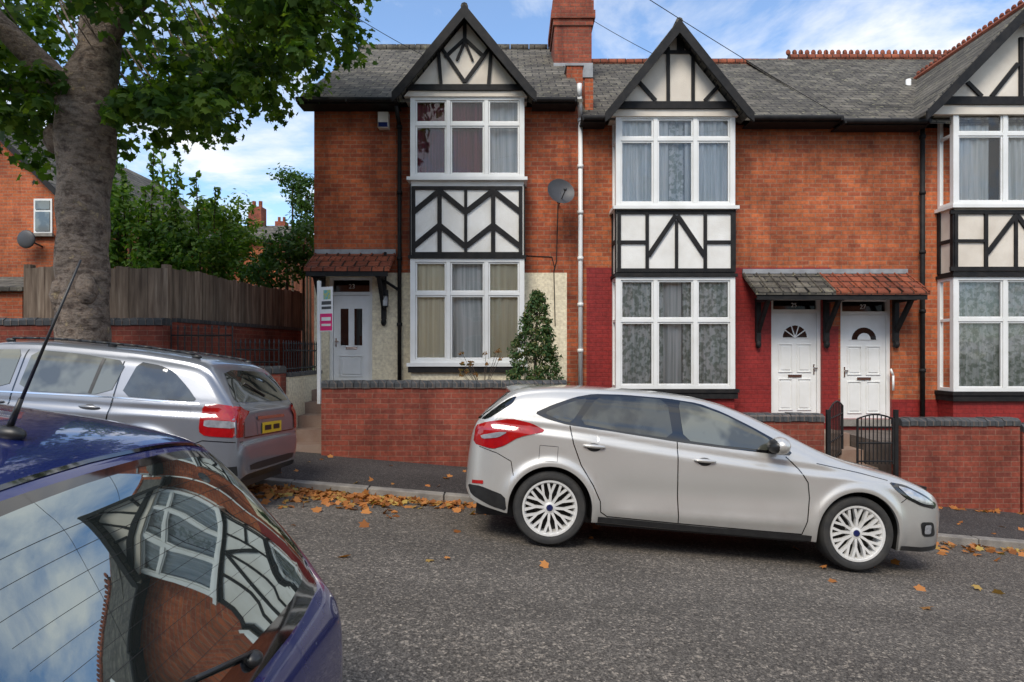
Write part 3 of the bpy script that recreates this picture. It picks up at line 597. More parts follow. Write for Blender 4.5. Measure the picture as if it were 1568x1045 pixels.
def gate(p,q,zb,zt,arch,par,nm):
    b=MB(); p=Vector(p);q=Vector(q); n=9; tops=[]
    for i in range(n+1):
        a=p+(q-p)*i/n; h=zt+arch*math.sin(math.pi*i/n); b.cyl((a.x,a.y,zb),(a.x,a.y,h),.008 if 0<i<n else .016,M['iron'],6); tops.append((a.x,a.y,h))
    b.path(tops,.012,M['iron'],6)
    for z in (zb+.04,zb+.3,zt-.12): b.cyl((p.x,p.y,z),(q.x,q.y,z),.012,M['iron'],6)
    b.obj(nm,par)
gate((fx(1316,8.8),8.85,0),(fx(1371,8.8),8.85,0),fz(712,8.8),fz(642,8.8),.06,g,'closed_leaf')
gate((fx(1272,8.9),8.95,0),(fx(1290,9.9),9.9,0),fz(712,8.9),fz(630,8.9),.1,g,'open_leaf')
b=MB()
for px in (1270,1374): b.box(fx(px,8.85)-.025,fx(px,8.85)+.025,8.86,8.91,-.8,fz(628,8.85),M['iron'])
b.obj('gate_posts',g)
b=MB(); b.box(fx(492,8.85)+.02,fx(868,8.85)+.1,9.08,YW-.003,-.3,1.08,M['soil']); b.box(fx(880,8.85),fx(1262,8.85)-.02,9.08,YW-.003,-.9,.45,M['soil']); b.box(fx(1380,8.85)+.02,12,9.08,YW-.003,-1.5,.35,M['soil']); b.obj('front_garden')
b=MB()
for i in range(5): b.box(-3.315,-2.72,8.95+i*.33,YW-.003,-.2,.36+i*.18,M['path'])
for i in range(4): b.box(fx(1262,8.85)+.0,fx(1380,8.85)-.0,9.0+i*.4,YW-.003,-1,-.26+i*.21,M['path'])
b.obj('garden_path_steps')

# for sale board
fs=empty('for_sale_board'); b=MB(); xs_=fx(487,9.6); b.box(xs_-.025,xs_+.025,9.63,9.68,.9,fz(430,9.6),M['white']); b.obj('post',fs)
b=MB(); x0,x1=fx(489,9.6),fx(512,9.6); z0,z1=fz(508,9.6),fz(440,9.6)
b.slab([(x0,9.62,z0),(x1,9.5,z0+.0),(x1,9.5,z1),(x0,9.62,z1)],(.003,.012,0),pmat('sign_white',(.82,.82,.82),(.78,.78,.78)))
mg=pmat('sign_magenta',(.75,.02,.18),(.7,.02,.16)); tl=pmat('sign_teal',(.05,.4,.55),(.5,.5,.1),30)
def sg(u0,u1,v0,v1,mt,o): 
    P=lambda u,v:(x0+(x1-x0)*u,9.62-.12*u-o,z0+(z1-z0)*v); b.add([P(u0,v0),P(u1,v0),P(u1,v1),P(u0,v1)],[(0,1,2,3)],mt)
sg(.03,.97,.02,.4,mg,.004); sg(.3,.85,.72,.93,tl,.004); sg(.15,.9,.5,.56,M['tar'],.004); sg(.15,.9,.6,.68,M['tar'],.004); sg(.15,.88,.24,.32,M['white'],.008); sg(.15,.88,.12,.17,M['white'],.008)
b.obj('board',fs)

# ------------------------------------------------------------------ cars
def pchip(pts):
    X=np.array([p[0] for p in pts],float);Y=np.array([p[1] for p in pts],float); h=np.diff(X);d=np.diff(Y)/h; n=len(X); m=np.zeros(n)
    for i in range(1,n-1):
        if d[i-1]*d[i]>0: w1=2*h[i]+h[i-1];w2=h[i]+2*h[i-1]; m[i]=(w1+w2)/(w1/d[i-1]+w2/d[i])
    m[0]=d[0];m[-1]=d[-1]
    def f(x):
        x=min(max(x,X[0]),X[-1]); i=min(int(np.searchsorted(X,x,side='right'))-1,n-2); t=(x-X[i])/h[i]
        return float((1+2*t)*(1-t)**2*Y[i]+t*(1-t)**2*h[i]*m[i]+t*t*(3-2*t)*Y[i+1]+t*t*(t-1)*h[i]*m[i+1])
    return f
def sst(a,b,x):
    t=min(max((x-a)/(b-a),0),1); return t*t*(3-2*t)
class Car:
    def __init__(s,name,P,paintm,origin,fwd,roll):
        s.P=P; s.T=pchip(P['T']); s.Bb=pchip(P['B']); s.pl=pchip(P['plan']); s.belt=pchip(P['belt']); s.dr=pchip(P['drop']); s.wb=P['wb']; s.rw=P['rw']; s.ra=P['ra']; s.k=P['k']
        s.e=bpy.data.objects.new(name,None); sc.collection.objects.link(s.e)
        th=math.atan(SL)
        f=Vector((fwd*math.cos(th),0,-fwd*math.sin(th))); side=Vector((0,1,roll)).normalized(); l=side if fwd>0 else -side
        l=(l-f*l.dot(f)).normalized(); u=f.cross(l)
        s.e.matrix_world=Matrix(((f.x,l.x,u.x,origin[0]),(f.y,l.y,u.y,origin[1]),(f.z,l.z,u.z,origin[2]),(0,0,0,1)))
        s.paint=paintm; s.build()
    def Ze(s,u): return s.T(u)-s.dr(u)
    def B(s,u):
        b=s.Bb(u)
        for w in (0,s.wb):
            d=abs(u-w)
            if d<s.ra: b=max(b,s.rw+math.sqrt(s.ra**2-d*d)*1.0)
        return min(b,s.Ze(u)-.02)
    def W(s,u,z):
        wp=s.pl(u); zb=min(s.belt(u),9); Ze=s.Ze(u); w=wp
        if z>zb: w-=s.k*(z-zb)
        w-=.016*sst(zb-.03,zb+.01,z)
        zc=zb-.13
        w-=.028*sst(zc-.01,zc+.06,z)*(1-sst(zb-.02,zb+.03,z)*.3)
        w-=.05*max(0,(.55-z)/.4)**2
        w+=-.016*math.exp(-((z-(.50+.03*u))/.10)**2)*(sst(.3,.7,u)*(1-sst(s.wb-.7,s.wb-.35,u)))
        w+=.012*math.exp(-((z-(.325+.02*u))/.045)**2)*(sst(.4,.6,u)*(1-sst(s.wb-.6,s.wb-.4,u)))
        for c in (0,s.wb):
            r=math.hypot(u-c,z-s.rw); w+=.024*math.exp(-((r-s.ra-.02)/.05)**2)
        if z>Ze-.10: w-=.035*((z-(Ze-.10))/.10)**2
        return max(w,.05)
    def top(s,u,y):
        Ze=s.Ze(u);We=s.W(u,Ze);n=2.5; q=min(abs(y)/We,1); return Ze+(s.T(u)-Ze)*(1-q**n)**(1/n)
    def inside(s,u,y,z):
        y=abs(y); Ze=s.Ze(u)
        if z<=Ze: return y<=s.W(u,z)
        return y<s.W(u,Ze) and z<=s.top(u,y)
    def ru(s,y,z,front=False):
        a,b=(s.P['T'][0][0],.6) if not front else (s.P['T'][-1][0],2.0)
        for _ in range(26):
            m=(a+b)/2
            if s.inside(m,y,z): b=m
            else: a=m
        return b
    def proj(s,kind,a,b,off,sgn=1):
        if kind=='side': return (a,sgn*(s.W(a,b)+off),b)
        if kind=='top': return (a,b,s.top(a,b)+off)
        if kind=='rear': return (s.ru(a,b)-off,a,b)
        if kind=='front': return (s.ru(a,b,True)+off,a,b)
    def build(s):
        U0,U1=s.P['T'][0][0],s.P['T'][-1][0]
        us=list(np.linspace(U0,U1,150))+list(U0+np.linspace(0,.14,22)**1.0)+list(U1-np.linspace(0,.12,18))
        for w in (0,s.wb):
            us+=[w+s.ra*math.sin(t) for t in np.linspace(-math.pi/2+.02,math.pi/2-.02,40)]+[w-s.ra-.002,w+s.ra+.002,w-s.ra+.0005,w+s.ra-.0005]
        us=sorted(set(round(float(u),4) for u in us)); n1,n2=40,14; rings=[]
        for u in us:
            B,Ze,T=s.B(u),s.Ze(u),s.T(u); half=[(s.W(u,B)-.03,B+.0)]
            for i in range(n1+1):
                z=B+(Ze-B)*i/n1; half.append((s.W(u,z),z))
            We=half[-1][0]
            for i in range(1,n2+1):
                t=math.pi/2*i/n2; half.append((We*max(0,math.cos(t))**.8,Ze+(T-Ze)*math.sin(t)**.8))
            rings.append([(u,-y,z) for y,z in half]+[(u,y,z) for y,z in half[-2::-1]])
        K=len(rings[0]); v=[p for r in rings for p in r]; b=MB(); b.v=v
        mp=b.mi(s.paint); md=b.mi(M['blackp'])
        for j in range(len(rings)-1):
            for i in range(K-1):
                b.f.append([j*K+i,j*K+i+1,(j+1)*K+i+1,(j+1)*K+i]); b.m.append(mp)
            b.f.append([j*K+K-1,j*K,(j+1)*K,(j+1)*K+K-1]); b.m.append(md)
        b.f.append(list(range(K))[::-1]); b.m.append(mp); o=(len(rings)-1)*K; b.f.append([o+i for i in range(K)]); b.m.append(mp)
        ob=b.obj('body',s.e,True)
        ob.data.set_sharp_from_angle(angle=math.radians(50)) if hasattr(ob.data,'set_sharp_from_angle') else None
        c=MB(); c.box(U0+.12,U1-.2,-.60,.60,.17,.75,M['blackp']); c.box(.42,s.wb-.42,-.82,.82,.2,.5,M['blackp']); c.obj('underbody',s.e)
        for w,tag in ((0,'rear'),(s.wb,'front')):
            for sg in (-1,1): s.wheel(w,sg,tag)
        s.decal('windscreen','top',s.P.get('screen'),M['cglass'],.003)
    def poly(s,pts,it=2):
        for _ in range(it):
            q=[]
            for i in range(len(pts)):
                a=pts[i];c=pts[(i+1)%len(pts)]; q+=[(a[0]*.85+c[0]*.15,a[1]*.85+c[1]*.15),(a[0]*.15+c[0]*.85,a[1]*.15+c[1]*.85)]
            pts=q
        return pts
    def decal(s,name,kind,pts,mat,off,sides=(1,-1),rounds=1,cuts=3):
        if not pts: return
        pts=s.poly(pts,rounds) if rounds else pts
        for sg in (sides if kind=='side' else (1,)):
            bm=bmesh.new(); vs=[bm.verts.new((p[0],p[1],0)) for p in pts]; f=bm.faces.new(vs); bmesh.ops.triangulate(bm,faces=[f],quad_method='BEAUTY',ngon_method='BEAUTY')
            for _ in range(cuts): bmesh.ops.subdivide_edges(bm,edges=[e for e in bm.edges if e.calc_length()>.035],cuts=1,use_grid_fill=True); bmesh.ops.triangulate(bm,faces=bm.faces)
            for v in bm.verts: v.co=Vector(s.proj(kind,v.co.x,v.co.y,off,sg))
            bmesh.ops.recalc_face_normals(bm,faces=bm.faces)
            me=bpy.data.meshes.new(name); bm.to_mesh(me); bm.free(); me.materials.append(mat); me.polygons.foreach_set('use_smooth',[True]*len(me.polygons))
            o=bpy.data.objects.new(name,me); sc.collection.objects.link(o); o.parent=s.e
    def line(s,name,kind,pts,mat,w=.007,off=.002,sides=(1,-1)):
        P=[Vector(p) for p in pts]; Q=[]
        for a,c in zip(P[:-1],P[1:]):
            n=max(1,int((c-a).length/.03)); Q+=[a+(c-a)*i/n for i in range(n)]
        Q.append(P[-1])
        for sg in (sides if kind=='side' else (1,)):
            vs=[]
            for i,q in enumerate(Q):
                t=(Q[min(i+1,len(Q)-1)]-Q[max(i-1,0)]).normalized(); n=Vector((-t.y,t.x))*w/2
                for k in (1,-1): r=q+n*k; vs.append(s.proj(kind,r.x,r.y,off,sg))
            b=MB(); b.add(vs,[(2*i,2*i+1,2*i+3,2*i+2) for i in range(len(Q)-1)],mat); b.obj(name,s.e,True)
    def wheel(s,u,sg,tag):
        R=s.rw; y0=s.pl(u)-.115; b=MB(); N=48
        def lathe(prof,mat):
            vs=[];K=len(prof)
            for i in range(N):
                t=2*math.pi*i/N
                for (r,y) in prof: vs.append((u+r*math.cos(t),sg*(y0+y),R+r*math.sin(t)))
            b.add(vs,[(i*K+j,i*K+j+1,((i+1)%N)*K+j+1,((i+1)%N)*K+j) for i in range(N) for j in range(K-1)],mat)
        rr=R*.74
        lathe([(rr,-.1),(R*.93,-.105),(R*.985,-.085),(R,-.05),(R,.05),(R*.985,.085),(R*.94,.105),(R*.85,.112),(rr+.012,.104),(rr+.002,.09)],M['rubber'])
        lathe([(rr+.004,.088),(rr+.002,.10),(rr-.014,.098),(rr-.026,.075),(rr-.034,-.06)],M['alloy'])
        lathe([(0.001,-.02),(rr-.025,-.02)],M['disc'])  # plain dark disc added behind the spokes as a dark background
        lathe([(.001,.085),(.024,.084),(.030,.075)],M['bluep'] if s.P.get('hubblue') else M['alloy']); lathe([(.030,.078),(.050,.072),(.062,.04),(.064,.0)],M['alloy'])
        ns=s.P.get('spokes',15)
        def spoke(a0,r0,a1,r1,w0,w1,y_0,y_1):
            p=Vector((math.cos(a0),math.sin(a0)))*r0; q=Vector((math.cos(a1),math.sin(a1)))*r1; d=(q-p).normalized(); n=Vector((-d.y,d.x))
            pts=[p+n*w0,p-n*w0,q-n*w1,q+n*w1]; ys=[y_0,y_0,y_1,y_1]
            vs=[(u+P.x,sg*(y0+yy),R+P.y) for P,yy in zip(pts,ys)]+[(u+P.x,sg*(y0+yy-.035),R+P.y) for P,yy in zip(pts,ys)]
            b.add(vs,[(0,1,2,3),(7,6,5,4),(0,4,5,1),(1,5,6,2),(2,6,7,3),(3,7,4,0)],M['alloy'])
        if ns>7:
            nk=12
            for i in range(nk):   # forked spokes
                t0=2*math.pi*i/nk; rm=rr*.50
                spoke(t0,.045,t0,rm+.012,.0115,.0105,.072,.078)
                for dt in (-.15,.15): spoke(t0,rm,t0+dt,rr-.008,.0095,.0115,.0775,.090)
        else:
            for i in range(ns):
                t0=2*math.pi*i/ns
                for dt in (-.16,.16): spoke(t0+dt*.35,.055,t0+dt*1.25,rr-.012,.022,.028,.072,.088)
        o=b.obj('wheel_'+tag,s.e,True); o.data.set_sharp_from_angle(angle=math.radians(40)) if hasattr(o.data,'set_sharp_from_angle') else None
    def handle(s,u,z):
        for sg in (1,-1):
            b=MB(); y=s.W(u,z); b.ell((u,sg*(y+.014),z),(.10,.024,.018),s.paint,14,8); b.ell((u-.0,sg*(y+.0),z-.010),(.062,.012,.036),M['blackp'],12,8); b.obj('door_handle',s.e,True)
    def mirror(s,u,z,mat=None):
        for sg in (1,-1):
            b=MB(); y=s.W(u,z)+.13; b.ell((u,sg*y,z),(.085,.115,.078),mat or s.paint,16,10); b.ell((u-.035,sg*y,z-.005),(.065,.10,.066),M['blackp'],14,8); b.ell((u+.01,sg*(y-.1),z-.05),(.04,.07,.02),M['blackp'],10,6); b.obj('wing_mirror',s.e,True)

FP=dict(wb=2.69,rw=.322,ra=.365,k=.36,spokes=15,hubblue=True,
 T=[(-.77,.52),(-.765,.66),(-.755,.84),(-.73,.97),(-.69,1.06),(-.58,1.18),(-.44,1.30),(-.34,1.355),(-.20,1.385),(0,1.408),(.4,1.425),(.8,1.428),(1.2,1.412),(1.45,1.38),(1.66,1.33),(1.9,1.24),(2.14,1.14),(2.4,1.03),(2.62,.962),(2.8,.925),(3.1,.865),(3.35,.785),(3.52,.69),(3.62,.59),(3.66,.50)],
 B=[(-.77,.44),(-.70,.34),(-.5,.27),(-.37,.25),(.39,.235),(1.3,.225),(2.3,.225),(3.05,.2),(3.48,.19),(3.60,.23),(3.66,.32)],
 plan=[(-.77,.56),(-.755,.66),(-.72,.75),(-.64,.82),(-.5,.865),(-.2,.89),(.5,.905),(2,.905),(2.7,.895),(3.05,.87),(3.30,.82),(3.46,.74),(3.57,.63),(3.64,.50),(3.66,.42)],
 belt=[(-.77,1.10),(0,1.08),(1.0,1.0),(2.0,.935),(2.3,.92),(3.7,.9)],
 drop=[(-.77,.04),(-.66,.06),(-.3,.07),(.5,.062),(1.4,.062),(1.7,.08),(2.6,.085),(3.2,.09),(3.55,.06),(3.66,.03)],
 screen=[(1.50,-.50),(1.50,.50),(2.55,.62),(2.62,.3),(2.62,-.3),(2.55,-.62)])
YC=5.35+.905
car=Car('silver_hatchback_car',FP,M['silver'],(.298,YC,zr(.298,YC)+.035),1,-.06)
K='side'
car.decal('rear_glass_side_edge',K,[(-.71,1.04),(-.62,1.11),(-.50,1.21),(-.36,1.275),(-.40,1.20),(-.52,1.11),(-.62,1.04)],M['blackg'],.003,rounds=1)
car.decal('window_surround',K,[(-.20,1.135),(-.04,1.22),(.16,1.305),(.32,1.345),(.6,1.361),(1.0,1.360),(1.28,1.340),(1.50,1.275),(1.75,1.17),(1.96,1.07),(2.09,.975),(2.06,.945),(1.5,.965),(1.08,.985),(.5,1.03),(.1,1.055),(-.08,1.09)],M['blackg'],.003,rounds=1)
car.decal('quarter_glass',K,[(-.12,1.14),(.08,1.24),(.28,1.315),(.13,1.075),(.04,1.085)],M['cglass'],.006,rounds=1)
car.decal('rear_door_glass',K,[(.19,1.075),(.36,1.325),(.62,1.346),(.985,1.346),(1.035,1.01),(.6,1.035)],M['cglass'],.006,rounds=1)
car.decal('front_door_glass',K,[(1.085,1.343),(1.26,1.322),(1.50,1.255),(1.75,1.15),(1.90,1.07),(1.92,.975),(1.5,.985),(1.13,1.005)],M['cglass2'],.006,rounds=1)
BL=M['blackg']
car.line('door_seam',K,[(.12,1.05),(.16,.9),(.24,.72),(.36,.55),(.43,.42),(.44,.33),(.50,.295),(1.1,.285),(1.8,.28),(2.2,.28)],BL,.009)
car.line('door_seam',K,[(1.07,.985),(1.085,.7),(1.10,.5),(1.12,.285)],BL,.009)
car.line('door_seam',K,[(2.03,.935),(2.14,.84),(2.22,.73),(2.24,.6),(2.235,.4),(2.20,.28)],BL,.009)
car.line('body_seam',K,[(2.3,.90),(2.7,.845),(2.95,.80)],BL,.006)
car.line('bumper_seam',K,[(-.66,.80),(-.5,.76),(-.37,.70),(-.34,.58)],BL,.006)
car.line('bumper_seam',K,[(3.06,.62),(3.12,.665)],BL,.006)
car.line('sill_trim',K,[(.42,.262),(1.3,.25),(2.28,.25)],M['blackp'],.05,.004)
car.line('fuel_flap_seam',K,[(-.13,.86),(.03,.86),(.03,.73),(-.13,.73),(-.13,.86)],M['tar'],.004)
car.decal('rear_lower_trim',K,[(-.74,.455),(-.62,.46),(-.40,.40),(-.375,.27),(-.5,.29),(-.70,.37)],M['blackp'],.004,rounds=1)
car.decal('reflector',K,[(-.70,.50),(-.60,.51),(-.60,.48),(-.70,.47)],M['redl'],.007,rounds=0)
car.decal('tail_lamp',K,[(-.71,.98),(-.62,1.02),(-.40,1.07),(-.22,1.045),(-.08,.985),(-.32,.915),(-.44,.83),(-.54,.79),(-.72,.82)],M['redl'],.006,rounds=1)
car.decal('tail_lamp_clear',K,[(-.66,.90),(-.50,.945),(-.42,.95),(-.50,.895),(-.64,.87)],M['clearl'],.010,rounds=1)
car.decal('head_lamp',K,[(2.95,.79),(3.10,.775),(3.30,.70),(3.47,.615),(3.42,.575),(3.26,.60),(3.10,.66),(3.0,.73)],M['blackg'],.004,rounds=1)
car.decal('head_lamp_lens',K,[(3.02,.765),(3.14,.745),(3.30,.68),(3.43,.61),(3.28,.62),(3.13,.675)],M['clearl'],.009,rounds=1)
car.decal('fog_lamp_surround',K,[(3.26,.46),(3.42,.46),(3.47,.33),(3.30,.33)],M['blackp'],.004,rounds=2)
car.decal('fog_lamp',K,[(3.31,.435),(3.39,.435),(3.39,.355),(3.31,.355)],M['clearl'],.012,rounds=3)
car.line('front_lip',K,[(3.08,.225),(3.3,.215),(3.55,.225)],M['blackp'],.04,.004)
car.decal('rear_glass','top',[(-.63,-.60),(-.63,.60),(-.44,.52),(-.44,-.52)],M['cglass'],.004)
car.decal('number_plate','rear',[(-.26,.72),(.26,.72),(.26,.61),(-.26,.61)],M['plate'],.006,rounds=0)
car.decal('grille','front',[(-.5,.42),(.5,.42),(.42,.28),(-.42,.28)],M['blackp'],.005)
for z,u in ((.89,.34),(.845,1.31)): car.handle(u,z)
car.mirror(1.93,1.03)
b=MB(); pts=[]; 
for (u,z,w) in ((-.47,1.352,.52),(-.34,1.386,.57),(-.12,1.404,.56)):
    pts.append([(u+ (.07*(abs(y)/w)**2 if u<-.4 else 0),y,z-.05*(abs(y)/w)**2.2) for y in np.linspace(-w,w,17)])
v=[p for r in pts for p in r]; v2=[(p[0],p[1],p[2]-.03) for p in v]
fs_=[(j*17+i,j*17+i+1,(j+1)*17+i+1,(j+1)*17+i) for j in range(2) for i in range(16)]; o=len(v)
b.add(v+v2,fs_+[tuple(k+o for k in f[::-1]) for f in fs_]+[(i,i+o,i+1+o,i+1) for i in range(16)]+[(j*17,(j+1)*17,(j+1)*17+o,j*17+o) for j in range(2)]+[(j*17+16,j*17+16+o,(j+1)*17+16+o,(j+1)*17+16) for j in range(2)],M['silver']); b.obj('roof_spoiler',car.e,True)

ZP=dict(wb=2.70,rw=.31,ra=.36,k=.30,spokes=7,
 T=[(-.84,.46),(-.835,.55),(-.82,.62),(-.79,.66),(-.775,.79),(-.745,.93),(-.70,1.01),(-.60,1.15),(-.50,1.28),(-.42,1.36),(-.30,1.405),(-.1,1.43),(.4,1.46),(1.0,1.465),(1.5,1.44),(1.9,1.35),(2.3,1.19),(2.7,1.02),(2.9,.96),(3.2,.88),(3.4,.78),(3.52,.62),(3.56,.48)],
 B=[(-.84,.34),(-.78,.26),(-.4,.22),(.4,.21),(2.3,.21),(3.1,.19),(3.5,.21),(3.56,.30)],
 plan=[(-.84,.62),(-.83,.70),(-.80,.77),(-.72,.83),(-.5,.875),(0,.895),(2.5,.895),(3.0,.86),(3.3,.77),(3.5,.6),(3.56,.45)],
 belt=[(-.84,.985),(0,.965),(1.5,.93),(2.4,.885),(3.6,.86)],
 drop=[(-.84,.03),(-.79,.03),(-.7,.06),(-.4,.10),(.5,.10),(2,.09),(3,.09),(3.56,.04)],
 screen=[(1.72,-.52),(1.72,.52),(2.75,.64),(2.82,.3),(2.82,-.3),(2.75,-.64)])
q=.93
yz=5.55+.9; xz=-2.52-.84
z_=Car('silver_people_carrier_car',ZP,M['greyp'],(xz,yz,zr(xz,yz)+.025),-1,-.06)
def Z_(l): return [(u,z*q) for u,z in l]
z_.decal('quarter_glass',K,Z_([(-.40,1.07),(-.28,1.20),(-.12,1.34),(.02,1.39),(.22,1.41),(.30,1.06),(-.2,1.06)]),M['cglass'],.005)
z_.decal('rear_door_glass',K,Z_([(.40,1.06),(.33,1.40),(.8,1.44),(1.22,1.445),(1.24,1.03)]),M['cglass2'],.005)
z_.decal('front_door_glass',K,Z_([(1.33,1.03),(1.32,1.44),(1.6,1.41),(1.9,1.31),(2.25,1.14),(2.45,1.02),(2.4,.985)]),M['cglass2'],.005)
z_.line('window_trim',K,Z_([(-.42,1.045),(.4,1.04),(1.3,1.01),(2.45,.965)]),M['chrome'],.012,.004)
z_.line('window_divider',K,Z_([(.58,1.06),(.55,1.41)]),M['blackp'],.03,.008)
z_.line('door_seam',K,Z_([(.36,1.40),(.36,1.0),(.38,.75),(.44,.6),(.44,.30)]),BL,.012); z_.line('door_seam',K,Z_([(1.28,1.44),(1.285,.30)]),BL,.012); z_.line('door_seam',K,Z_([(2.35,.95),(2.35,.30)]),BL)
z_.line('side_moulding',K,[(.46,.49),(2.3,.48)],M['blackp'],.05,.004)
z_.line('bumper_seam',K,[(-.80,.645),(-.5,.645),(-.39,.59),(-.38,.48)],BL,.008)
z_.handle(.55,.865); z_.handle(1.42,.85); z_.mirror(2.3,.96)
z_.decal('tail_lamp',K,Z_([(-.77,1.035),(-.58,1.06),(-.46,1.04),(-.46,.78),(-.52,.74),(-.785,.74)]),M['redl'],.006,rounds=1)
z_.decal('tail_lamp_clear',K,Z_([(-.75,.90),(-.50,.90),(-.50,.83),(-.76,.83)]),M['clearl'],.010,rounds=1)
for s_ in (1,-1):
    z_.decal('tail_lamp_rear','rear',Z_([(s_*.66,1.02),(s_*.79,1.02),(s_*.805,.74),(s_*.69,.74)]),M['redl'],.006,rounds=0)
z_.decal('rear_glass','rear',Z_([(-.56,1.40),(.56,1.40),(.70,1.12),(.66,1.08),(-.66,1.08),(-.70,1.12)]),M['cglass'],.005)
z_.decal('number_plate_recess','rear',Z_([(-.38,.90),(.38,.90),(.34,.72),(-.34,.72)]),M['greyp'],.003)
z_.line('tailgate_trim','rear',[(-.36,.85),(.36,.85)],M['chrome'],.03,.012)
z_.decal('number_plate','rear',[(-.26,.80),(.26,.80),(.26,.69),(-.26,.69)],M['plate'],.012,rounds=0)
z_.line('plate_characters','rear',[(-.2,.745),(-.03,.745)],M['blackp'],.05,.015); z_.line('plate_characters','rear',[(.03,.745),(.2,.745)],M['blackp'],.05,.015)
z_.line('tailgate_seam','rear',Z_([(-.66,1.06),(-.66,.73),(.66,.73),(.66,1.06)]),BL,.012,.004)
z_.decal('rear_lower_trim','rear',[(-.60,.43),(.60,.43),(.56,.36),(-.56,.36)],M['blackp'],.004)
z_.line('rear_lower_trim_side',K,[(-.80,.38),(-.6,.36),(-.38,.36)],M['blackp'],.09,.004)
b=MB(); b.path([(-.68,0,1.06),(-.60,.35,1.18)],.009,M['blackp'],6); b.obj('rear_wiper',z_.e)
for s_ in (1,-1):
    b=MB(); pr=[(u,s_*(.58+.02*math.sin((u+.3)*1.5)),z_.top(u,.58)+.03) for u in np.linspace(-.2,1.55,14)]; b.path(pr,.012,M['blackp'],8)
    for u in (-.22,.6,1.57): b.ell((u,s_*.585,z_.top(u,.58)+.012),(.05,.02,.022),M['blackp'],8,6)
    b.obj('roof_rail',z_.e,True)

BP=dict(wb=2.55,rw=.30,ra=.35,k=.42,spokes=7,
 T=[(-.75,.42),(-.745,.55),(-.73,.66),(-.70,.76),(-.65,.84),(-.58,.91),(-.40,1.11),(-.25,1.27),(-.18,1.325),(-.10,1.35),(.2,1.385),(.7,1.41),(1.1,1.40),(1.4,1.34),(1.8,1.19),(2.2,1.0),(2.4,.93),(2.8,.86),(3.1,.78),(3.25,.65),(3.32,.5)],
 B=[(-.75,.34),(-.68,.26),(-.4,.22),(.4,.2),(2.2,.2),(3.0,.2),(3.3,.24),(3.32,.3)],
 plan=[(-.75,.50),(-.74,.57),(-.70,.645),(-.62,.71),(-.45,.775),(-.2,.81),(.2,.84),(2.2,.85),(2.7,.82),(3.0,.74),(3.2,.6),(3.32,.42)],
 belt=[(-.75,.88),(0,.92),(1.2,.90),(2.2,.88),(3.4,.85)],
 drop=[(-.75,.03),(-.6,.06),(-.25,.08),(.5,.08),(2,.08),(3,.08),(3.32,.04)],
 screen=[(1.42,-.48),(1.42,.48),(2.25,.6),(2.32,.3),(2.32,-.3),(2.25,-.6)])
xb_=-.61-.75; yb_=1.56
bc=Car('blue_hatchback_car',BP,M['bluep'],(xb_,yb_,.10-SL*(xb_+1.1)),-1,.0)
bc.decal('rear_glass_border','top',[(-.635,-.56),(-.66,-.3),(-.66,.3),(-.635,.56),(-.50,.655),(-.30,.61),(-.215,.565),(-.215,-.565),(-.30,-.61),(-.50,-.655)],M['blackg'],.003,rounds=1,cuts=4)
bc.decal('rear_glass','top',[(-.60,-.50),(-.62,-.3),(-.62,.3),(-.60,.50),(-.48,.585),(-.33,.55),(-.245,.51),(-.235,0),(-.245,-.51),(-.33,-.55),(-.48,-.585)],M['tint'],.007,rounds=1,cuts=4)
bc.line('tailgate_seam','top',[(-.195,-.58),(-.185,0),(-.195,.58)],BL,.012,.003)
for g_ in range(9):
    u=-.30-.034*g_; bc.line('heater_wire','top',[(u,-.48),(u,.48)],M['disc'],.0007,.009)
bc.decal('number_plate','rear',[(-.26,.58),(.26,.58),(.26,.47),(-.26,.47)],M['plate'],.006,rounds=0)
bc.decal('quarter_glass',K,[(-.30,.98),(-.05,1.19),(.16,1.24),(.26,.98)],M['cglass'],.005)
bc.decal('door_glass',K,[(.34,.975),(.30,1.26),(.9,1.29),(1.3,1.25),(1.7,1.08),(1.9,.93)],M['cglass'],.005)
bc.line('door_seam',K,[(.30,1.26),(.32,.8),(.42,.5),(.44,.28)],BL)
bc.decal('tail_lamp',K,[(-.66,.80),(-.50,.86),(-.42,.70),(-.45,.60),(-.69,.60)],M['redl'],.006)
bc.mirror(1.95,.95)
b=MB(); zz=bc.top(.02,0); b.ell((.02,0,zz+.008),(.045,.022,.022),M['blackp'],12,8); b.cyl((.02,0,zz+.02),(-.125,0,zz+.46),.005,M['blackp'],8,.0025); b.cyl((.02,0,zz+.02),(-.005,0,zz+.10),.009,M['blackp'],8,.006); b.obj('roof_aerial',bc.e,True)
b=MB(); qq=[(-.635,.0,bc.top(-.635,0)+.022),(-.59,.2,bc.top(-.59,.2)+.016),(-.55,.40,bc.top(-.55,.40)+.012)]; b.path(qq,.006,M['blackp'],6); b.ell((-.64,0,bc.top(-.64,0)+.012),(.024,.028,.02),M['blackp'],10,6); b.obj('rear_wiper',bc.e,True)

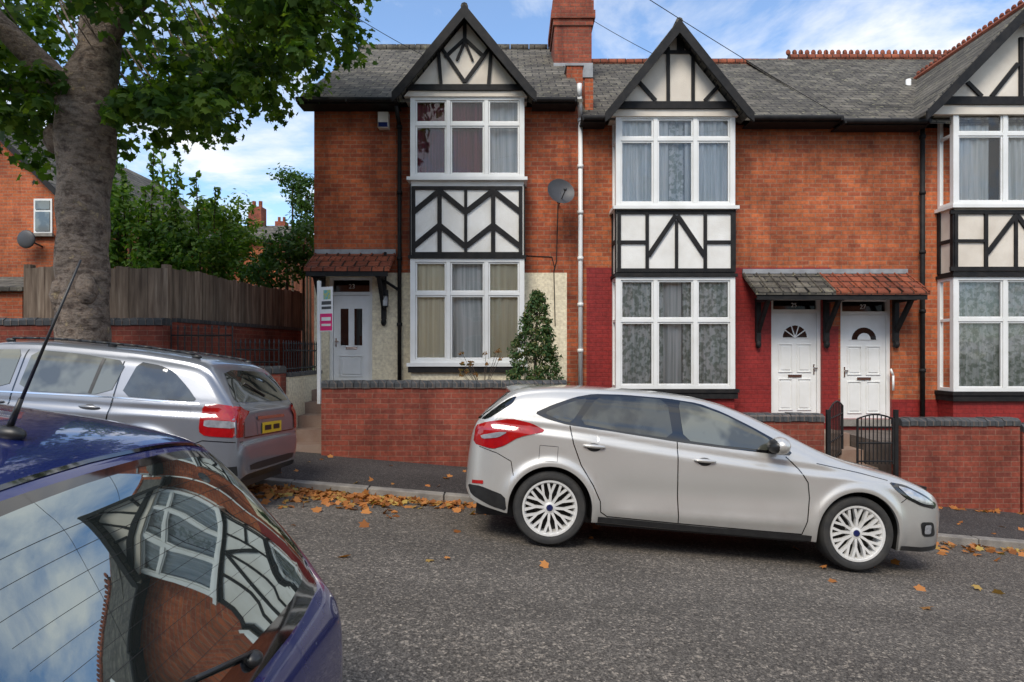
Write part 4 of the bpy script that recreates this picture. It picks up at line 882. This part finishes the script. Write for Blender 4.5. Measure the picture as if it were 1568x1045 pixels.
# ------------------------------------------------------------------ tree
tr=empty('plane_tree',(0,0,0))
def limb(mb,pts,mat,n=20,amp=.05):
    P=[np.array(p,float) for p in pts]; Q=[]
    for i in range(len(P)-1):
        p0=P[max(i-1,0)];p1=P[i];p2=P[i+1];p3=P[min(i+2,len(P)-1)]
        st=max(3,int(np.linalg.norm(p2[:3]-p1[:3])/.10))
        for k in range(st):
            t=k/st; Q.append(.5*((2*p1)+(-p0+p2)*t+(2*p0-5*p1+4*p2-p3)*t*t+(-p0+3*p1-3*p2+p3)*t**3))
    Q.append(P[-1]); vs=[]
    for i,q in enumerate(Q):
        a=Q[max(i-1,0)][:3];c=Q[min(i+1,len(Q)-1)][:3]; d=Vector(c-a).normalized(); e1=(Vector((1,0,0))-d*d.x).normalized(); e2=d.cross(e1)
        for j in range(n):
            t=2*math.pi*j/n; k=1+amp*(math.sin(3*t+i*.35)+.6*math.sin(5*t-i*.5)+.9*math.sin(i*.9+2*math.sin(t))+.8*random.uniform(-1,1)*.5); v=Vector(q[:3])+(e1*math.cos(t)+e2*math.sin(t))*q[3]*k; vs.append(tuple(v))
    mb.add(vs,[(i*n+j,i*n+(j+1)%n,(i+1)*n+(j+1)%n,(i+1)*n+j) for i in range(len(Q)-1) for j in range(n)],mat)
TX=lambda px,D=8.0: fx(px,D); TZ=lambda py,D=8.0: fz(py,D)
b=MB(); Bk=M['bark']
limb(b,[(TX(124),8,zp(-5.5,8)-.1,.46),(TX(124),8,zp(-5.5,8)+.25,.36),(TX(125),8,TZ(500),.30),(TX(128),8,TZ(400),.29),(TX(128),8,TZ(300),.29),(TX(131),8,TZ(220),.33),(TX(137),8,TZ(150),.33),(TX(150),8,TZ(90),.25),(TX(160),8,TZ(20),.2),(TX(185),8.1,TZ(-120),.13)],Bk,28,.045)
limb(b,[(TX(125),8,TZ(170),.23),(TX(95),7.9,TZ(130),.19),(TX(60),7.7,TZ(85),.14),(TX(10),7.5,TZ(30),.11),(TX(-70),7.2,TZ(-60),.07)],Bk,16,.05)
limb(b,[(TX(140),8,TZ(130),.2),(TX(120),8.3,TZ(60),.18),(TX(95),8.6,TZ(-20),.15),(TX(60),9,TZ(-160),.08)],Bk,16,.05)
limb(b,[(TX(150),8,TZ(80),.15),(TX(190),7.9,TZ(40),.11),(TX(260),7.7,TZ(0),.08),(TX(350),7.4,TZ(-60),.05)],Bk,14,.05)
limb(b,[(TX(110),8,TZ(150),.14),(TX(60),8.2,TZ(120),.10),(TX(0),8.5,TZ(110),.07),(TX(-80),8.8,TZ(90),.04)],Bk,12,.05)
b.ell((TX(90),7.95,TZ(215)),(.14,.14,.2),Bk,14,10,.15); b.ell((TX(148),7.80,TZ(445)),(.12,.12,.2),Bk,12,8,.15); b.ell((TX(108),7.80,TZ(455)),(.1,.1,.22),Bk,12,8,.15); b.ell((TX(130),7.74,TZ(300)),(.09,.06,.12),Bk,12,8,.15)
for i in range(60):
    px=rng.uniform(150,520); py=170-((px-150)/400)**1.3*160; L=rng.uniform(.5,1.1); x_,z_0=TX(px),TZ(py)+.3; y_=rng.uniform(6.6,9.2)
    b.cyl((x_-.5,y_,z_0+L),(x_,y_,z_0),.014,Bk,5,.005)
b.obj('trunk_and_limbs',tr,True)
cl=[]; c0=np.array((-5.55,8.0,7.5)); R=np.array((4.25,3.6,3.0))
while len(cl)<500:
    p=rng.normal(size=3); p/=np.linalg.norm(p); r=rng.uniform(.45,1.0)**.6
    if p[2]>.45 and rng.random()<.75: continue
    wob=1+.10*math.sin(4*p[0]+2)+.08*math.sin(7*p[1]+5*p[0]); q_=c0+p*R*r*wob
    if q_[2]<4.55+.25*rng.random(): q_[2]=4.6+rng.random()*.5
    if abs(q_[0]+5.5)<.9 and q_[1]<8.3 and q_[2]<6.0: continue
    cl.append((q_,rng.uniform(.28,.52)))
for i in range(62):
    px=rng.uniform(170,470); py=172-max(0,(px-300))/220*110+rng.uniform(-35,8); y_=rng.uniform(7,9); cl.append((np.array((TX(px,y_),y_,TZ(py,y_))),rng.uniform(.13,.26)))
for i in range(30):
    px=rng.uniform(440,560); py=rng.uniform(-20,75)-max(0,(px-500))*.9; y_=rng.uniform(7,9); cl.append((np.array((TX(px,y_),y_,TZ(py,y_))),rng.uniform(.13,.26)))
for i in range(22):
    px=rng.uniform(-30,80); py=rng.uniform(110,185); y_=rng.uniform(7,9.5); cl.append((np.array((TX(px,y_),y_,TZ(py,y_))),rng.uniform(.18,.3)))
C,Nn=clumpleaves(cl,56,.4,.7)
leaves('crown_leaves',C,Nn,rng.uniform(.07,.17,len(C)),M['leafgreen'],tr)
# ------------------------------------------------------------------ shrubs
def bush(name,blobs,nc,per,size,mat,cr=.3,shape=OVAL,par=None):
    cl=[]
    for (c,r) in blobs:
        for _ in range(int(nc*(r[0]*r[2])**.7)):
            p=rng.normal(size=3); p/=np.linalg.norm(p); q_=np.array(c)+p*np.array(r)*rng.uniform(.5,1.05)
            cl.append((q_,cr*rng.uniform(.5,1.2)))
    C,Nn=clumpleaves(cl,per,cr,.6); return leaves(name,C,Nn,rng.uniform(size[0],size[1],len(C)),mat,par,shape)
def stems(par,lst):
    b=MB()
    for p,q_,r in lst: b.cyl(p,q_,r,M['twig'],6,r*.5)
    b.obj('stems',par)
s1=empty('garden_shrub'); 
B1=[((fx(p,D),D,fz(y,D)),(w*D/F,.8,h*D/F)) for p,y,D,w,h in ((200,370,13,50,60),(250,385,13,45,50),(330,365,14,60,60),(295,400,13,50,40),(370,395,13.5,45,45),(350,340,14.5,40,40),(180,320,13,25,40))]
bush('foliage',B1,80,40,(.07,.14),M['shrub'],.3,par=s1); stems(s1,[((c[0][0],c[0][1],.4),c[0],.05) for c in B1])
s2=empty('garden_shrub'); B2=[((fx(p,D),D,fz(y,D)),(w*D/F,.8,h*D/F)) for p,y,D,w,h in ((440,400,13.6,35,45),(465,375,14,25,45),(412,425,13.2,30,25),(470,300,17,22,30),(448,282,17,18,22),(475,335,17,20,30))]
bush('foliage',B2,90,40,(.07,.13),M['shrubd'],.28,par=s2); stems(s2,[((c[0][0],c[0][1],.4),c[0],.05) for c in B2])
s3=empty('buddleia_bush'); cl=[];st=[]
for px,top in ((172,232),(186,255),(236,222),(248,240),(272,245),(262,262),(300,268),(222,290),(330,290),(212,330),(180,290)):
    D=12.6+rng.random(); x_=fx(px,D); zt_=fz(top,D); st.append(((x_+rng.uniform(-.2,.2),D,2.2),(x_,D,zt_),.02)); z=zt_
    while z>3.2:
        cl.append((np.array((x_+rng.uniform(-.08,.08),D,z)),.09+.05*(zt_-z))); z-=.11
C,Nn=clumpleaves(cl,13,.15,.2); leaves('foliage',C,Nn,rng.uniform(.09,.17,len(C)),M['shrub'],s3,OVAL); stems(s3,st)
s4=empty('conifer_shrub'); cl=[]; cxp,cd=fx(818,9.6),9.6
zb_,zt_=1.0,fz(447,9.6)
for i in range(520):
    t=rng.random()**1.2; z=zb_+(zt_-zb_)*t; a=rng.uniform(0,6.28); rad=.47*(1-t)**.7*(.62+.42*rng.random()+.16*math.sin(3*a+z*6))+.02; cl.append((np.array((cxp+rad*math.cos(a)+.07*(t-.3),cd+rad*math.sin(a)*.8,z)),.08))
C,Nn=clumpleaves(cl,30,.1,.3); leaves('foliage',C,Nn,rng.uniform(.025,.06,len(C)),M['conifer'],s4,OVAL); stems(s4,[((cxp,cd,.9),(cxp+.05,cd,zt_-.1),.03)])
s5=empty('dry_garden_plant'); cl=[];st=[]
for i in range(14):
    p=fx(rng.uniform(705,768),9.5); z=fz(rng.uniform(535,575),9.5); st.append(((fx(740,9.5),9.5,1.05),(p,9.5+rng.uniform(-.15,.15),z),.006)); cl.append((np.array((p,9.5,z)),.05))
C,Nn=clumpleaves(cl,10,.05,.3); leaves('foliage',C,Nn,rng.uniform(.03,.07,len(C)),leafmat('dry_leaf',[(.10,.10,.03),(.25,.12,.05),(.4,.25,.1)]),s5,OVAL); stems(s5,st)

# ------------------------------------------------------------------ background houses
e=empty('brick_house'); b=MB(); D=15.0
X0,XM,X1=fx(-230,D),fx(-70,D),fx(92,D); ze,za=fz(300,D),fz(140,D)
b.prism([(X0,-1),(X1,-1),(X1,ze),(XM,za),(X0,ze)],D,D+9,M['brick2']); b.obj('walls',e)
b=MB()
for s_,xe in ((1,X1),(-1,X0)):
    b.slab([(XM,D-.15,za+.03),(xe+s_*.18,D-.15,ze-.15),(xe+s_*.18,D+9.2,ze-.15),(XM,D+9.2,za+.03)],(0,0,.1),M['slate'])
    b.slab([(XM,D-.19,za-.03),(xe+s_*.18,D-.19,ze-.21),(xe+s_*.18,D-.19,ze-.03),(XM,D-.19,za+.15)],(0,.03,0),M['black'])
b.obj('roof',e)
b=MB(); x0,x1,z0,z1=fx(53,D),fx(81,D),fz(358,D),fz(305,D); b.box(x0,x1,D-.03,D+.02,z0,z1,M['white']); b.box(x0+.05,x1-.05,D-.05,D-.028,z0+.05,(z0+z1)/2+.1,M['cglass2']); b.box(x0+.05,x1-.05,D-.05,D-.028,(z0+z1)/2+.16,z1-.05,M['cglass2']); b.box(x0-.05,x1+.05,D-.1,D-.03,z0-.08,z0-.003,M['stone']); b.obj('window',e)
b=MB(); b.ell((fx(55,D),D-.3,fz(370,D)),(.22,.05,.22),M['tar'],16,8); b.cyl((fx(55,D),D-.3,fz(370,D)),(fx(65,D),D,fz(378,D)),.02,M['tar']); b.obj('satellite_dish',e,True)
b=MB(); D2=12.0; b.slab([(fx(-150,D2),D2,fz(440,D2)),(fx(34,D2),D2,fz(440,D2)),(fx(30,D2),D2+2,fz(405,D2)),(fx(-150,D2),D2+2,fz(405,D2))],(0,0,-.08),M['slate']); b.box(fx(-150,D2),fx(28,D2),D2+.1,D2+2,0,fz(442,D2),M['brick']); b.obj('lean_to',e)
def far(D,px0,px1,pe,pr,chim=None):
    e=empty('brick_house'); b=MB(); x0,x1=fx(px0,D),fx(px1,D); ze,zr_=fz(pe,D),fz(pr,D)
    b.box(x0,x1,D+.3,D+8,0,ze,M['brick2']); b.obj('walls',e)
    b=MB(); b.slab([(x0-.2,D,ze-.1),(x1+.2,D,ze-.1),(x1+.2,D+4.2,zr_),(x0-.2,D+4.2,zr_)],(0,0,-.1),M['slate']); b.slab([(x0-.2,D+4.21,zr_),(x1+.2,D+4.21,zr_),(x1+.2,D+8.4,ze-.1),(x0-.2,D+8.4,ze-.1)],(0,0,-.1),M['slate'])
    b.slab([(x0+.02,D+.4,ze-.2),(x0+.02,D+8,ze-.2),(x0+.02,D+4.2,zr_-.1)],(.05,0,0),M['brick2']); b.slab([(x1-.07,D+.4,ze-.2),(x1-.07,D+8,ze-.2),(x1-.07,D+4.2,zr_-.1)],(.05,0,0),M['brick2']); b.obj('roof',e)
    b=MB()
    for c in chim or (): 
        cx=fx(c,D+4); b.box(cx-.4,cx+.4,D+3.8,D+4.6,zr_-.5,zr_+1.1,M['chim']); 
        for k in (-.2,.2): b.cyl((cx+k,D+4.2,zr_+1.1),(cx+k,D+4.2,zr_+1.5),.12,M['terra'],8)
    if chim: b.obj('chimney',e)
    b=MB()
    n=int((x1-x0)/3)
    for i in range(n):
        cx=x0+1.5+i*3; b.box(cx-.5,cx+.5,D+.25,D+.31,ze-1.6,ze-.4,M['white']); b.box(cx-.42,cx+.42,D+.22,D+.26,ze-1.5,ze-.5,M['cglass'])
    b.obj('windows',e)
far(30,95,262,345,308,[110,215]); far(34,255,420,365,322,[318,392]); far(46,400,640,385,345,[430]); far(40,-300,120,330,290,[0])
bush('distant_trees',[((x_,60+rng.uniform(-6,6),5.5),(5,3,3.2)) for x_ in range(-60,0,9)],16,24,(.4,.8),M['shrubd'],1.3)

# overhead cables
b=MB()
def cable(p,q_,sag,r=.009):
    p=Vector(p);q_=Vector(q_); pts=[p+(q_-p)*t+Vector((0,0,-4*sag*t*(1-t))) for t in np.linspace(0,1,17)]; b.path(pts,r,M['black'],5)
cable((fx(690,6),6,fz(-200,6)),(fx(1290,10.6),10.6,fz(180,10.6)),.06,.005)
cable((fx(905,13),13,fz(30,13)),(fx(1035,12.4),12.4,fz(100,12.4)),.03,.006); cable((fx(430,6),6,fz(-50,6)),(fx(655,10.3),10.3,fz(88,10.3)),.05,.0045)
b.obj('overhead_cables')

# fallen leaves
pts=[]
def scat(n,x0,x1,y0,y1,pw):
    for _ in range(n):
        x_=rng.uniform(x0,x1); t=abs(rng.normal())*pw; y_=y1-t*(y1-y0)
        if y_<y0-1: continue
        pts.append((x_,y_))
scat(520,-3.4,-.2,6.7,7.27,.45); scat(360,-3.2,-1.2,6.7,7.25,.7); scat(220,4.2,9,6.6,7.27,.45); scat(60,-9,9,6,7.26,.3)
for _ in range(26): pts.append((rng.uniform(-3,8),rng.uniform(3.4,7)))
C=[(x_,y_,zr(x_,y_)+.012+.02*rng.random()) for x_,y_ in pts]
for x_,y_ in ((-1.25,4.62),(-.62,4.7),(4.0,5.1),(3.3,5.0),(2.6,5.05),(.75,5.9),(-1.15,6.2),(-.5,5.7),(-1.9,5.4)): C.append((x_,y_,zr(x_,y_)+.015))
for _ in range(70):
    x_=rng.uniform(-4,9); y_=rng.uniform(7.5,8.8); C.append((x_,y_,zp(x_,y_)+.012))
for _ in range(90):
    x_=rng.uniform(5.2,8.6); C.append((x_,8.72+rng.random()*.1,zp(x_,8.75)+.015))
C=np.array(C); Nn=rng.normal(size=(len(C),3))*.4+np.array((0,0,1)); leaves('fallen_leaves',C,Nn,rng.uniform(.045,.12,len(C)),M['fallen'],None,LEAF,.35)

# ------------------------------------------------------------------ light, sky, camera
w=bpy.data.worlds.new("World"); sc.world=w; w.use_nodes=True; nt=w.node_tree; bg=nt.nodes['Background']
az=math.radians(200); el=math.radians(48)
sk=nn(nt,'ShaderNodeTexSky'); sk.sky_type='NISHITA'; sk.sun_disc=False; sk.sun_elevation=el; sk.sun_rotation=az; sk.air_density=1.0; sk.dust_density=.5; sk.ozone_density=1.5
co=nn(nt,'ShaderNodeTexCoord'); sp=nn(nt,'ShaderNodeSeparateXYZ'); nt.links.new(co.outputs['Generated'],sp.inputs[0])
ad=nn(nt,'ShaderNodeMath',operation='ADD'); ad.inputs[1].default_value=.22; mxz=nn(nt,'ShaderNodeMath',operation='MAXIMUM'); mxz.inputs[1].default_value=0; nt.links.new(sp.outputs['Z'],mxz.inputs[0]); nt.links.new(mxz.outputs[0],ad.inputs[0])
dv=[]
for k in ('X','Y'):
    d=nn(nt,'ShaderNodeMath',operation='DIVIDE'); nt.links.new(sp.outputs[k],d.inputs[0]); nt.links.new(ad.outputs[0],d.inputs[1]); dv.append(d)
cb=nn(nt,'ShaderNodeCombineXYZ'); nt.links.new(dv[0].outputs[0],cb.inputs[0]); nt.links.new(dv[1].outputs[0],cb.inputs[1]); cb.inputs[2].default_value=2.3
n=noise(nt,cb.outputs[0],1.8,8,.58); n.inputs['Distortion'].default_value=.3
r=ramp(nt,n.outputs['Fac'],[(.42,(.05,.05,.05)),(.58,(1,1,1))])
n2=noise(nt,cb.outputs[0],3.2,5,.6); r2=ramp(nt,n2.outputs['Fac'],[(.3,(.78,.84,.93)),(.62,(1,1,1))])
r2s=nn(nt,'ShaderNodeVectorMath',operation='SCALE'); r2s.inputs['Scale'].default_value=7.8; nt.links.new(r2.outputs[0],r2s.inputs[0])
skb=nn(nt,'ShaderNodeMixRGB',blend_type='MULTIPLY'); skb.inputs['Fac'].default_value=1; skb.inputs['Color2'].default_value=(1.35,1.55,1.7,1); nt.links.new(sk.outputs[0],skb.inputs['Color1'])
mx=nn(nt,'ShaderNodeMixRGB'); nt.links.new(r.outputs[0],mx.inputs['Fac']); nt.links.new(skb.outputs[0],mx.inputs['Color1']); nt.links.new(r2s.outputs[0],mx.inputs['Color2'])
nt.links.new(mx.outputs[0],bg.inputs['Color']); bg.inputs['Strength'].default_value=.15
sl=bpy.data.lights.new('sun','SUN'); sl.energy=2.9; sl.angle=math.radians(24); sl.color=(1,.92,.80); so=bpy.data.objects.new('sun',sl); sc.collection.objects.link(so)
d=Vector((math.sin(az)*math.cos(el),math.cos(az)*math.cos(el),math.sin(el))); so.rotation_euler=d.to_track_quat('Z','Y').to_euler(); so.location=(0,-10,20)
cam=bpy.data.cameras.new('camera'); cam.sensor_width=36; cam.lens=36*F/1568; cam.shift_y=17.5/1568; cam.clip_end=3000; cam.clip_start=.05
cobj=bpy.data.objects.new('camera',cam); sc.collection.objects.link(cobj); cobj.location=(0,0,CZ); cobj.rotation_euler=(math.pi/2,0,0); sc.camera=cobj
sc.view_settings.view_transform='Standard'; sc.view_settings.look='None'; sc.view_settings.exposure=0
